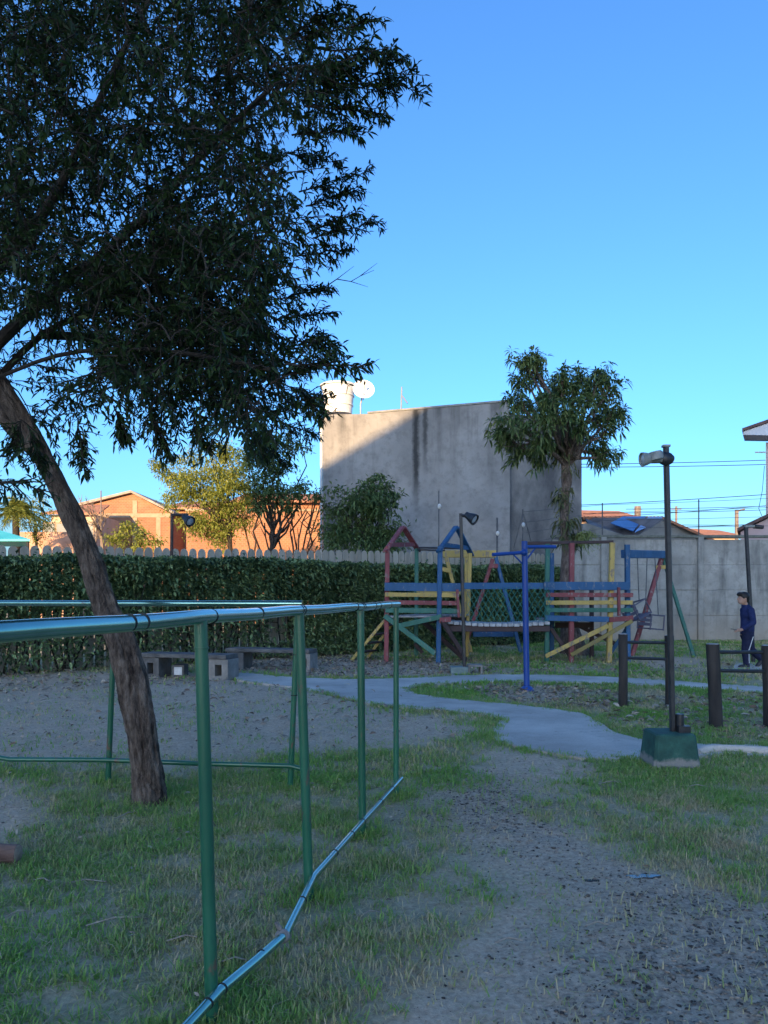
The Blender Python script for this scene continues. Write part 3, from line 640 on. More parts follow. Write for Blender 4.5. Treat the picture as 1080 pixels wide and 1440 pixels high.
def leaf_obj(name, parent, mat, base, dirs, length, width, rng, kind='stuff', **kw):
    org = np.array(wloc(parent)) if parent is not None else np.zeros(3)
    V, t, q, c = leaves(base - org, dirs, length, width, rng, **kw)
    o = put(name, mesh_np(name, V, t, q, c), mat, parent)
    if kind: o['kind'] = kind
    return o

def bark_trunk(name, pts, rad, mat, parent, n=22, sub=5, amp=.09, seed=1, flare=None):
    """tube along smoothed points with bumpy, ridged surface"""
    P_ = [Vector(p) for p in pts]; path = []; rr = []
    for i in range(len(P_) - 1):
        p0 = P_[max(i - 1, 0)]; p1 = P_[i]; p2 = P_[i + 1]; p3 = P_[min(i + 2, len(P_) - 1)]
        for k in range(sub):
            t = k / sub; path.append(.5 * ((2 * p1) + (p2 - p0) * t + (2 * p0 - 5 * p1 + 4 * p2 - p3) * t * t + (3 * p1 - p0 - 3 * p2 + p3) * t ** 3)); rr.append(rad[i] * (1 - t) + rad[i + 1] * t)
    path.append(P_[-1]); rr.append(rad[-1])
    mb = MB().tube(path, rr, n); m = len(path)
    V = np.array([tuple(v) for v in mb.v]); C = np.repeat(np.array([tuple(p) for p in path]), n, 0); rv = V - C
    ang = np.tile(np.arange(n) / n * 2 * np.pi, m); hh = np.repeat(np.cumsum([0] + [(path[i + 1] - path[i]).length for i in range(m - 1)]), n)
    r0 = np.repeat(np.array(rr), n); ph = fbm(hh * 1.7, ang * 0 + seed, 3) * 3
    k = (fbm(np.cos(ang) * 2.2 + 20 + seed * 9, np.sin(ang) * 2.2 + hh * 2.4 + 30, seed) - .5) * 2 + (fbm(np.cos(ang) * 6 + 40, np.sin(ang) * 6 + hh * 5, seed + 2) - .5) * 1.1 - np.abs(fbm(np.cos(ang + ph) * 4.5 + 70, np.sin(ang + ph) * 4.5 + hh * 1.6, seed + 4) - .5) * 2.4 + .35
    V = C + rv * (1 + amp * k)[:, None] * 1.0
    mb.v = [Vector(v) for v in V]
    return part(name, mb, mat, parent, smooth=True)

m, nt, b = new_mat('tree_bark'); mp = coords(nt, (1, 1, .28), True)
v1 = noise(nt, mp.outputs[0], 22, 10, .75); v2 = noise(nt, mp.outputs[0], 3.5, 6, .6); v3 = noise(nt, mp.outputs[0], 48, 5, .7)
c = ramp(nt, v1, [(.38, (.035, .024, .02)), (.5, (.16, .115, .09)), (.64, (.34, .26, .21))]).outputs[0]
c = mix(nt, ramp(nt, v2, [(.42, (0, 0, 0)), (.66, (.55,)*3)]).outputs[0], c, (.22, .165, .135))
nt.links.new(c, b.inputs['Base Color']); b.inputs['Roughness'].default_value = .95; b.inputs['Specular IOR Level'].default_value = .15
ad = nt.nodes.new('ShaderNodeMath'); ad.operation = 'ADD'; nt.links.new(v1, ad.inputs[0]); nt.links.new(v3, ad.inputs[1]); bump(nt, b, ad.outputs[0], 1.0, .05)
BARK = m
TWIG = nmat('twig_bark', (.022, .017, .014), (.05, .04, .032), 20, .9, 0)
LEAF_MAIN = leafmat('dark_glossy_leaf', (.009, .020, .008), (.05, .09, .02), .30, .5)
LEAF_MANGO = leafmat('mango_leaf', (.045, .095, .03), (.24, .28, .09), .25, .5)
LEAF_DRY = leafmat('dry_hanging_leaf', (.04, .07, .025), (.18, .17, .07), .25, .7)
LEAF_HEDGE = leafmat('hedge_leaf', (.035, .07, .03), (.26, .36, .15), .2, .5)
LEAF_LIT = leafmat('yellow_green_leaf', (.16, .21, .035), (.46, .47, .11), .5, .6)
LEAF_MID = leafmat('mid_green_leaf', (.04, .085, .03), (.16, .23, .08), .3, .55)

def curve_pts(a, b_, sag, n=6, rng=None, wob=.05):
    a = np.array(a, float); b_ = np.array(b_, float); t = np.linspace(0, 1, n)[:, None]; p = a + (b_ - a) * t
    p[:, 2] += sag * (4 * t[:, 0] * (1 - t[:, 0])); L = np.linalg.norm(b_ - a)
    if rng is not None: p[1:-1] += rng.normal(0, wob * L, (n - 2, 3))
    return p

def main_tree():
    rng = np.random.default_rng(5)
    base = G(207, 1130)
    t = thing('leaning_tree', 'large leaning tree with dark dense foliage inside the green railing', 'tree', base)
    D = 5.12
    tr = [base + Vector((.02, 0, -.08)), P(210, 1126, D), P(207, 1082, D), P(193, 995, D), P(173, 907, D + .02), P(147, 849, D + .05), P(124, 780, D + .08), P(84, 690, D + .1), P(38, 602, D + .1), P(0, 543, D + .06), P(-40, 480, D)]
    bark_trunk('trunk', tr, [.135, .104, .092, .092, .086, .076, .067, .060, .057, .06, .055], BARK, t, n=56, sub=16, amp=.24, seed=1)
    bark_trunk('limb', [P(52, 640, D + .12), P(26, 612, D + .16), P(2, 584, D + .2), P(-40, 545, D + .35), P(-120, 480, D + .5), P(-220, 330, D + .6)], [.04, .048, .05, .048, .04, .03], BARK, t, n=16, sub=4, amp=.12, seed=3)
    limbs = [([(-45,485,5.1),(-20,400,5.0),(40,330,4.9),(90,250,4.8),(150,120,4.6),(220,-20,4.4)], .05),
             ([(-30,510,5.1),(40,440,5.0),(110,385,4.9),(210,300,4.7),(300,200,4.5),(380,125,4.35)], .044),
             ([(-10,540,5.15),(60,470,5.3),(150,430,5.4),(250,400,5.5),(340,392,5.5)], .026),
             ([(-45,480,5.0),(-70,350,5.2),(-60,200,5.4),(-20,60,5.6),(60,-120,5.8)], .055),
             ([(0,530,5.1),(80,500,4.7),(180,490,4.4),(280,500,4.2),(380,520,4.1)], .013),
             ([(110,385,4.9),(220,360,5.2),(330,300,5.4)], .026),
             ([(-45,480,5.1),(-150,330,4.6),(-260,180,4.2),(-330,50,4.0)], .06),
             ([(60,470,5.3),(160,480,5.8),(260,510,6.1),(360,560,6.2)], .035)]
    nodes = []
    for q, r in limbs:
        pp = [P(*k) for k in q]; rr = list(np.linspace(r, .012, len(pp))); bark_trunk('limb', pp, rr, TWIG, t, n=10, sub=3, amp=.1, seed=4)
        for i in range(len(pp) - 1):
            for f in (.2, .45, .7, .95): nodes.append(pp[i].lerp(pp[i + 1], f))
    nodes = np.array([tuple(p) for p in nodes])
    SIL = [(-300,-260),(440,-260),(430,-60),(405,20),(380,60),(440,90),(470,125),(430,160),(375,190),(365,235),(425,258),(400,290),(445,318),(385,350),(385,395),(365,430),(390,465),(370,500),(410,525),(375,560),(390,590),(365,612),(335,595),(300,560),(250,560),(225,590),(185,565),(130,545),(112,590),(60,610),(35,585),(-60,630),(-200,650),(-420,500)]
    HOLES = [(258,262,24),(105,262,18),(125,330,16),(330,430,14),(410,235,28),(280,575,18),(195,565,24),(150,555,20),(30,380,14),(245,170,10),(90,510,22),(60,560,20),(20,470,14)]
    cl = []
    # clusters spread through the crown volume
    tries = 0
    while len(cl) < 900 and tries < 90000:
        tries += 1
        u = rng.uniform(-420, 540); v = rng.uniform(-420, 640)
        if not inpoly(np.array([u]), np.array([v]), SIL)[0]: continue
        if any((u - a) ** 2 + (v - bb) ** 2 < r * r for a, bb, r in HOLES): continue
        inview = u > -30 and v > -30
        if not inview and rng.random() < .62: continue
        if v > 440 and u < 170 and rng.random() < .62: continue
        lowsparse = v > 430
        if lowsparse and rng.random() < .12: continue
        d = rng.normal(5.0, .62); d = min(max(d, 3.9), 6.6)
        if v > 480 and u < 150: d = max(d, 5.4)
        cl.append((u, v, d))
    for _ in range(330):
        u = rng.uniform(130, 440); v = rng.uniform(330, 630)
        if inpoly(np.array([u]), np.array([v]), SIL)[0] and not any((u - a) ** 2 + (v - bb) ** 2 < r * r for a, bb, r in HOLES): cl.append((u, v, min(max(rng.normal(5.0, .6), 3.9), 6.4)))
    tw = MB(); LB = []; LD = []; LL = []
    def twig(a, bvec, n_leaf, lsc=1.0):
        L = np.linalg.norm(bvec); k = 5; ts = np.linspace(0, 1, k); pts = a + np.outer(ts, bvec); pts[:, 2] -= .10 * L * ts ** 2; pts[1:] += rng.normal(0, .015 * L, (k - 1, 3))
        tw.tube([Vector(p) for p in pts], [.004, .0035, .003, .0025, .0015], 4, False)
        tt = np.sort(rng.uniform(.12, 1.0, n_leaf)); seg = np.minimum((tt * (k - 1)).astype(int), k - 2); f = tt * (k - 1) - seg
        pos = pts[seg] * (1 - f)[:, None] + pts[seg + 1] * f[:, None]; ax = nrm(pts[seg + 1] - pts[seg])
        side = nrm(np.cross(ax, np.array([0, 0, 1.0]) + rng.normal(0, .3, 3))); sg = np.where(np.arange(n_leaf) % 2 == 0, 1, -1)[:, None]
        dr = ax * rng.uniform(.1, .9, (n_leaf, 1)) + side * sg * rng.uniform(.3, 1.0, (n_leaf, 1)) + np.array([0, 0, -1.0]) * rng.uniform(-.1, .7, (n_leaf, 1)) + rng.normal(0, .35, (n_leaf, 3))
        LB.append(pos); LD.append(dr); LL.append(rng.uniform(.032, .068, n_leaf) * lsc)
    cpos = np.array([tuple(P(*k)) for k in cl]); order = np.argsort([((nodes - c) ** 2).sum(1).min() for c in cpos])
    for ci in order:
        u, v, d = cl[ci]; c = cpos[ci]; dist = ((nodes - c) ** 2).sum(1) + np.maximum(0, nodes[:, 2] - c[2]) ** 2 * 1.5; near = nodes[np.argmin(dist)]; nodes = np.vstack([nodes, c[None]])
        out = nrm(c - near) if np.linalg.norm(c - near) > .05 else nrm(rng.normal(0, 1, 3))
        if np.linalg.norm(c - near) < .9:
            cp = curve_pts(near, c, .04, 5, rng, .04); tw.tube([Vector(p) for p in cp], list(np.linspace(.007, .003, 5)), 5, False)
        inview = u > -40 and v > -40
        nt_ = rng.integers(5, 8) if inview else 4
        for _ in range(nt_):
            dv = nrm(out * .55 + rng.normal(0, .65, 3) + np.array([.10, -.05, -.08])) * rng.uniform(.14, .30)
            twig(c + rng.normal(0, .05, 3), dv, int(rng.integers(12, 19)) if inview else 8, 1.0 if inview else 1.6)
    # sprays that stand out from the outline on the right
    SPR = [((430,112),(590,130),4.3),((440,92),(566,84),4.3),((455,70),(550,74),4.25),((400,55),(490,8),4.3),((430,130),(560,118),4.4),((430,150),(540,160),4.4),((410,190),(500,185),4.5),((420,270),(512,243),5.3),((430,290),(505,268),5.3),((440,335),(528,312),5.4),((430,330),(500,300),5.3),((400,512),(508,516),4.1),((380,540),(462,506),4.15),((390,570),(452,560),5.0),((385,450),(465,440),5.4),((395,500),(450,470),5.2),((380,590),(440,610),6.0),((340,595),(372,640),6.0),((215,590),(235,635),4.5),((110,590),(118,655),4.6),((40,600),(62,660),4.7),((330,20),(470,-20),4.3),((30,590),(20,640),4.6),((420,60),(520,30),4.3),((400,215),(470,228),5.2),((410,360),(490,352),5.4),((400,420),(462,408),5.4),((430,100),(575,105),4.35),((360,610),(400,650),6.0),((270,580),(290,625),4.6),((160,570),(175,615),4.6),((420,480),(470,487),4.6),((410,545),(455,585),4.4)]
    for (u0, v0), (u1, v1), d in SPR:
        a = np.array(P(u0, v0, d)); e = np.array(P(u1, v1, d - rng.uniform(-.15, .15))); L = np.linalg.norm(e - a)
        cp = curve_pts(a, e, .02 * L, 7, rng, .015); tw.tube([Vector(p) for p in cp], list(np.linspace(.006, .0018, 7)), 5, False)
        for k in range(1, 7):
            for s in range(5):
                dv = nrm((e - a) / L * .8 + rng.normal(0, .42, 3)) * rng.uniform(.10, .19) * (1.15 - .1 * k)
                twig(cp[k] - (cp[k] - cp[k - 1]) * rng.random(), dv, 9, .95)
    # bare dead twig
    cp = curve_pts(P(425, 408, 5.4), P(526, 380, 5.4), -.02, 7, rng, .02); tw.tube([Vector(p) for p in cp], list(np.linspace(.006, .0015, 7)), 5)
    for k in (3, 4, 5): tw.tube([Vector(cp[k]), Vector(cp[k]) + Vector((.12, .02, .10 * (1 if k % 2 else -.3)))], [.003, .001], 4)
    # hanging bough from outside the left edge
    a = np.array(P(-60, 690, 3.2)); e = np.array(P(52, 688, 3.2)); cp = curve_pts(a, e, .03, 7, rng, .02); tw.tube([Vector(p) for p in cp], list(np.linspace(.01, .003, 7)), 5)
    tw.tube([Vector(a), P(-160, 620, 3.6), P(-230, 480, 4.3), P(-260, 180, 4.2)], [.01, .02, .025, .03], 6)
    for k in range(1, 7):
        for s in range(4): twig(cp[k], nrm(np.array([.7, 0, -.2]) + rng.normal(0, .4, 3)) * .09, 7, .8)
    part('twigs', tw, TWIG, t)['kind'] = 'stuff'
    B = np.concatenate(LB); Dv = np.concatenate(LD); Ln = np.concatenate(LL)
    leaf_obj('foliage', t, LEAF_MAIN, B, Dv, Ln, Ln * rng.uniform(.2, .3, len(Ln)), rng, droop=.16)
    print('main tree leaves', len(B))
main_tree()

def mango_tree():
    rng = np.random.default_rng(8); D = 17.4; base = G(806, 921); base.y = D; base.x = P(806, 0, D).x
    t = thing('mango_tree', 'small mango tree with long drooping leaves and leafy trunk behind the right play tower', 'tree', base)
    tr = [base + Vector((0.1, 0, -.1)), P(806, 912, D), P(801, 880, D), P(797, 830, D), P(798, 780, D), P(794, 740, D), P(795, 700, D), P(797, 675, D), P(795, 650, D), P(798, 625, D)]
    bark_trunk('trunk', tr, [.34, .29, .2, .165, .13, .10, .085, .12, .085, .075], BARK, t, n=22, sub=5, amp=.12, seed=2)
    tips = [(735,505,.0),(750,520,.3),(790,530,-.3),(815,530,.3),(845,525,.1),(862,540,-.2),(725,560,.2),(712,590,-.2),(712,620,.1),(740,600,-.7),(765,560,-.8),(760,620,-.6),(800,580,-.9),(780,545,.6),(830,560,-.6),(845,590,.3),(862,600,-.1),(835,620,.2),(815,600,-.6),(740,570,.7),(800,610,.7),(725,635,.2),(755,640,.1),(840,640,.2),(855,645,-.1),(770,590,-1.0),(790,500+50,0),(830,540,.5),(775,575,.0),(810,550,.0),(850,560,.0),(730,530,.1),(700,610,.0),(748,500,0.1),(868,580,.1)]
    limbs = MB(); LB = []; LD = []; LL = []; SH = []
    crown0 = P(797, 640, D)
    for (u, v, dd) in tips:
        u = 787 + (u - 787) * .95; v = 588 + (v - 588) * .95; e = P(u, v, D + dd); cp = curve_pts(crown0 + Vector((rng.normal(0, .05), 0, rng.uniform(-.3, .3))), e, -.02, 6, rng, .03); limbs.tube([Vector(p) for p in cp], list(np.linspace(.06, .014, 6)), 6, False)
        for k in range(25):
            c = np.array(e) + rng.normal(0, 1, 3) * np.array([.14, .14, .11])
            if k < 6: limbs.tube([Vector(cp[-2]), Vector(c)], [.012, .006], 4, False)
            n = rng.integers(9, 15); d0 = nrm(rng.normal(0, 1, (n, 3)) + np.array([0, 0, -.35]) + nrm(c - np.array(crown0)) * .5)
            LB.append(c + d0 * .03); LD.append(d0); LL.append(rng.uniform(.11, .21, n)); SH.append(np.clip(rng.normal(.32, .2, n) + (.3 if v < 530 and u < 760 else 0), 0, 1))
    part('limbs', limbs, BARK, t, True)
    B = np.concatenate(LB); Dv = np.concatenate(LD); Ln = np.concatenate(LL)
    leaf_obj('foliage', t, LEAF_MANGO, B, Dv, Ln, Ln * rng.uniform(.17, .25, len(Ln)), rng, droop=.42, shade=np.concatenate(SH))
    # leaf tufts growing down the trunk
    LB = []; LD = []; LL = []; SH = []
    for (u, v, s, num) in ((790,640,.30,90),(782,628,.25,60),(800,660,.15,25),(793,690,.22,60),(792,705,.2,60),(797,730,.2,50),(793,735,.25,70),(800,752,.28,80),(812,757,.22,60),(815,762,.2,40),(797,765,.2,50),(786,620,.25,50)):
        n = num; a = rng.uniform(0, 2 * np.pi, n); c = np.array(P(u, v, D)); r = np.stack([np.cos(a), np.sin(a), np.zeros(n)], 1)
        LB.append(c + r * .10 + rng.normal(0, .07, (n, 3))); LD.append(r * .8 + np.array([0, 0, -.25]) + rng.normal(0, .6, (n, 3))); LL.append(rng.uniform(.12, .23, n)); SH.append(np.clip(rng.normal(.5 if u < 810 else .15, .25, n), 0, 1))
    B = np.concatenate(LB); Dv = np.concatenate(LD); Ln = np.concatenate(LL)
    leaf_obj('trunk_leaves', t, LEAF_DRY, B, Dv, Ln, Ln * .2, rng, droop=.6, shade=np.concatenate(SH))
    # fern
    LB = []; LD = []; LL = []
    for k in range(26):
        a = rng.uniform(-.9, .9); c = np.array(P(805, 758, D - .2)); dv = np.array([math.cos(a), -.4, math.sin(a) * .7 + .2]); L = rng.uniform(.35, .6)
        for s in np.linspace(.15, 1, 12):
            p = c + dv * L * s + np.array([0, 0, -.35 * L * s * s])
            for sd in (-1, 1): LB.append(p); LD.append(np.array([.4, 0, sd * .8]) + rng.normal(0, .2, 3)); LL.append(.09 * (1.2 - s * .7))
    leaf_obj('fern', t, LEAF_MANGO, np.array(LB), np.array(LD), np.array(LL), np.array(LL) * .3, rng, shade=np.full(len(LB), .75))
mango_tree()

def blob_tree(name, label, cat, trunk_base, blobs, mat, leaf, per, seed, trunk=None, tr_r=.1, flat=.8, stem_mat=None, wr=.45, group=None, ls=None):
    """blobs: (u, v, d, radius_m) clumps of small leaves joined by limbs"""
    rng = np.random.default_rng(seed); t = thing(name, label, cat, trunk_base, group)
    tb = Vector(trunk_base); top = P(*trunk) if trunk else P(*blobs[0][:3])
    bark_trunk('trunk', [tb + Vector((0, 0, -.1)), tb.lerp(top, .5) + Vector((rng.normal(0, .08), 0, 0)), top], [tr_r, tr_r * .75, tr_r * .5], stem_mat or TWIG, t, n=10, sub=4, amp=.1, seed=seed % 5)
    lm = MB(); LB = []; LD = []; LL = []
    for (u, v, d, r) in blobs:
        c = np.array(P(u, v, d)); cp = curve_pts(np.array(top) - np.array([0, 0, rng.uniform(0, .8)]), c, .0, 6, rng, .05); lm.tube([Vector(p) for p in cp], list(np.linspace(tr_r * .4, .012, 6)), 5, False)
        n = int(per * r * r); sub = max(4, int(10 * r))
        for _ in range(sub):
            o = nrm(rng.normal(0, 1, 3)) * r * rng.uniform(.25, 1.0) * np.array([1, 1, flat]); cc = c + o; k = max(3, n // sub)
            lm.tube([Vector(c), Vector(cc)], [.012, .006], 4, False)
            LB.append(cc + rng.normal(0, 1, (k, 3)) * r * .27 * np.array([1, 1, .7])); LD.append(rng.normal(0, 1, (k, 3)) + np.array([0, 0, -.25]) + nrm(o) * .4); LL.append(rng.uniform(.7, 1.3, k) * leaf)
    part('limbs', lm, stem_mat or TWIG, t, True)
    B = np.concatenate(LB); Dv = np.concatenate(LD); Ln = np.concatenate(LL)
    leaf_obj('foliage', t, mat, B, Dv, Ln, Ln * wr, rng, seg=1)
    return t
blob_tree('feathery_tree', 'airy yellow-green tree catching the sun left of the grey house', 'tree', (P(325, 0, 25).x, 25, 0),
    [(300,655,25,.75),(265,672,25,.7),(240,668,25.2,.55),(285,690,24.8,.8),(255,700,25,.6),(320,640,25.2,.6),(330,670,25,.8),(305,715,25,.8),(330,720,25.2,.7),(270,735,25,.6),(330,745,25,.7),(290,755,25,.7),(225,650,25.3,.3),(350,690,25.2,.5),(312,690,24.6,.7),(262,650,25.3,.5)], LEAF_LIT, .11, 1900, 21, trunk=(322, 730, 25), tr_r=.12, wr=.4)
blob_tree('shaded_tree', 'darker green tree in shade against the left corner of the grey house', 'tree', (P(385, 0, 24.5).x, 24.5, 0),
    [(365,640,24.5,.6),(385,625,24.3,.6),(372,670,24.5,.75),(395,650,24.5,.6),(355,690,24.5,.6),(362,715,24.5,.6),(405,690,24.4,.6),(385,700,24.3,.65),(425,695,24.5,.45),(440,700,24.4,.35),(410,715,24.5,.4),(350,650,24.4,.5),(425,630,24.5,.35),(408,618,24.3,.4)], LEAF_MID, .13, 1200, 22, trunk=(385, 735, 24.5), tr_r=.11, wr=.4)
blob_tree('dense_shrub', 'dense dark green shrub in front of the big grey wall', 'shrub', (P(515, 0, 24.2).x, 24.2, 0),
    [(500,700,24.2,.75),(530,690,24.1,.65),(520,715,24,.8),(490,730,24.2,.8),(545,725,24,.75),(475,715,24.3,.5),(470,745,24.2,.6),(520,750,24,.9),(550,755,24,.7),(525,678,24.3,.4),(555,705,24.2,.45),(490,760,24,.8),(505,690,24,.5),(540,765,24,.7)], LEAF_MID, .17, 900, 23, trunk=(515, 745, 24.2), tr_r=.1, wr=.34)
blob_tree('round_bush', 'small sunlit lime-green bush above the fence below the brick gable', 'bush', (P(185, 0, 30).x, 30, 0),
    [(165,748,30,.55),(185,742,30,.55),(205,752,30,.55),(175,758,29.8,.6),(150,757,30,.4),(215,760,30,.4),(195,762,29.8,.6)], LEAF_LIT, .14, 520, 24, trunk=(185, 765, 30), tr_r=.08, wr=.5)

def palm():
    rng = np.random.default_rng(31); d = 34.0; c = P(22, 722, d); t = thing('palm_tree', 'feathery pale palm tree at the left edge beyond the fence', 'palm', (c.x, d, 0))
    bark_trunk('trunk', [(c.x, d, -.1), (c.x + .05, d, c.z * .5), c], [.2, .16, .14], TWIG, t, n=10, sub=4, amp=.1, seed=1)
    LB = []; LD = []; LL = []; st = MB()
    for k in range(30):
        a = rng.uniform(0, 2 * np.pi); el = rng.uniform(.1, 1.4); L = rng.uniform(1.2, 1.9); dv = np.array([math.cos(a) * math.cos(el), math.sin(a) * math.cos(el), math.sin(el)])
        pts = [np.array(c) + dv * L * s + np.array([0, 0, -.65 * L * s * s]) for s in np.linspace(0, 1, 9)]; st.tube([Vector(p) for p in pts], list(np.linspace(.03, .008, 9)), 4, False)
        sd = nrm(np.cross(dv, [0, 0, 1.0])[None])[0]
        for s in np.linspace(.15, 1, 26):
            p = np.array(c) + dv * L * s + np.array([0, 0, -.65 * L * s * s])
            for g in (-1, 1): LB.append(p); LD.append(dv * .6 + sd * g * .6 + np.array([0, 0, -.45]) + rng.normal(0, .15, 3)); LL.append(rng.uniform(.3, .48) * (1.1 - .5 * s))
    part('fronds', st, LEAF_LIT, t, True)
    leaf_obj('foliage', t, LEAF_LIT, np.array(LB), np.array(LD), np.array(LL), np.array(LL) * .1, rng, seg=1)
palm()
blob_tree('garden_tree', 'soft pale green tree right of the palm left of the leaning trunk', 'tree', (P(50, 0, 36).x, 36, 0),
    [(48,705,36,.75),(55,725,36,.7),(40,735,36,.7),(60,745,36,.6),(35,715,36.2,.6),(52,755,36,.6)], LEAF_LIT, .13, 560, 27, trunk=(50, 745, 36), tr_r=.1, wr=.35)

def bare_tree():
    rng = np.random.default_rng(41); d = 31.0; b0 = P(146, 0, d); t = thing('bare_tree', 'leafless grey tree in front of the brick house', 'tree', (b0.x, d, 0))
    mb = MB()
    def grow(p, dv, L, r, lev):
        q = p + dv * L; mid = p.lerp(q, .5) + Vector(rng.normal(0, .05 * L, 3)); mb.tube([p, mid, q], [r, r * .85, r * .7], 5, False)
        if lev == 0: return
        for _ in range(3 if lev > 1 else 4):
            nd = (dv + Vector(rng.normal(0, .5, 3)) + Vector((0, 0, .12))).normalized(); s = rng.uniform(.4, 1.0); grow(p.lerp(q, s), nd, L * rng.uniform(.55, .8), r * .6, lev - 1)
    grow(Vector((b0.x, d, -.1)), Vector((0, 0, 1)), 2.9, .09, 0); grow(Vector((b0.x, d, 2.7)), Vector((-.1, 0, 1)).normalized(), 1.25, .065, 4)
    grow(Vector((b0.x, d, 2.3)), Vector((-.7, 0, .8)).normalized(), 1.1, .05, 3); grow(Vector((b0.x, d, 2.2)), Vector((.7, 0, .8)).normalized(), 1.0, .05, 3)
    part('branches', mb, nmat('grey_bark', (.16, .12, .09), (.25, .19, .15), 8, .9, 0), t, True)
bare_tree()
# leafless shrub with bare stems against the orange wall
def bare_shrub():
    rng = np.random.default_rng(43); d = 25.2; t = thing('stemmy_shrub', 'shrub of bare brown stems against the sunlit orange wall', 'shrub', (P(400, 0, d).x, d, 0)); mb = MB()
    for u0, u1, v1 in ((400,372,735),(400,355,700),(405,420,700),(410,440,705),(408,432,720),(395,380,705),(402,398,690),(412,450,712),(350,345,700),(350,365,720),(430,440,690),(398,410,725)):
        cp = curve_pts((P(u0, 0, d).x, d, -.1), P(u1, v1, d + rng.normal(0, .2)), .25, 8, rng, .03); mb.tube([Vector(p) for p in cp], list(np.linspace(.05, .02, 8)), 6)
        for k in (4, 5, 6): mb.tube([Vector(cp[k]), Vector(cp[k]) + Vector((rng.normal(0, .25), 0, .35))], [.02, .008], 5)
    part('stems', mb, nmat('brown_stem', (.07, .04, .03), (.12, .075, .05), 9, .9, 0), t, True)
bare_shrub()

def hedge():
    rng = np.random.default_rng(51)
    t = thing('clipped_hedge', 'long clipped dark green hedge in front of the picket fence', 'hedge', FA + FN * .5)
    S = FL + 2.0; n = 88000
    s = rng.uniform(-2.3, FL - .15, n); zt = fence_top(0) - .27 + (s / FL) * .12 + (fbm(s * .8, s * 0, 2) - .5) * .20 + (fbm(s * 4, s * 0 + 3, 3) - .5) * .12 + (rng.random(n) < .012) * rng.uniform(0, .16, n)
    h = rng.random(n) ** .85
    z = .06 + h * (zt - .06)
    depth = .62 + (fbm(s * 1.1, z * 1.4, 4) - .5) * .34 + (fbm(s * 3.5, z * 3.5, 5) - .5) * .16
    edge = rng.random(n); off = np.where(edge < .78, depth * (1 - .25 * rng.random(n) ** 2), depth * rng.random(n))
    topm = rng.random(n) < .12; z = np.where(topm, zt - .05 * rng.random(n), z); off = np.where(topm, depth * rng.random(n), off)
    off *= np.clip((zt - z) / .1 + .55, 0, 1)
    # the lower left is thin and leggy
    u = 540 + F * (FA.x + FD.x * s) / (FA.y + FD.y * s)
    thin = np.clip((1.35 - z) / .45, 0, 1) * np.clip((430 - u) / 120, 0, 1)
    patch = fbm(s * 2.4, z * 2.4, 1)
    keep = (rng.random(n) > thin * (.72 + .5 * (patch - .5))) & ((patch > .30) | (rng.random(n) < .6))
    gap = (np.abs(u - 375) < 18) & (z > .35) & (z < 1.0); keep &= ~(gap & (rng.random(n) < .85))
    s, z, off = s[keep], z[keep], off[keep]; n = len(s)
    base = np.array(FA) + np.outer(s, np.array(FD)) + np.outer(off + .06, np.array(FN)); base[:, 2] = z
    dirs = rng.normal(0, 1, (n, 3)) * .8 + np.array(FN) * .5 + np.array([0, 0, .1])
    L = rng.uniform(.07, .145, n)
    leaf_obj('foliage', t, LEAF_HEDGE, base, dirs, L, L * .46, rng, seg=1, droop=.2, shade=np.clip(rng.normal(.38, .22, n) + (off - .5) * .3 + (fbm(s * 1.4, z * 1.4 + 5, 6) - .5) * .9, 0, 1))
    mb = MB()
    for k in range(120):
        s0 = rng.uniform(-2.2, FL - .3); p = FA + FD * s0 + FN * rng.uniform(.2, .5); q = p + FD * rng.normal(0, .25) + FN * rng.normal(.05, .12) + Vector((0, 0, rng.uniform(.9, 1.7)))
        mid = p.lerp(q, .5) + Vector(rng.normal(0, .06, 3)); mb.tube([p - Vector((0, 0, .05)), mid, q], [.02, .016, .008], 6, False)
        mb.tube([mid, mid + Vector(rng.normal(0, .25, 3)) + Vector((0, 0, .3))], [.012, .005], 5, False)
    part('stems', mb, TWIG, t, True)['kind'] = 'stuff'
hedge()

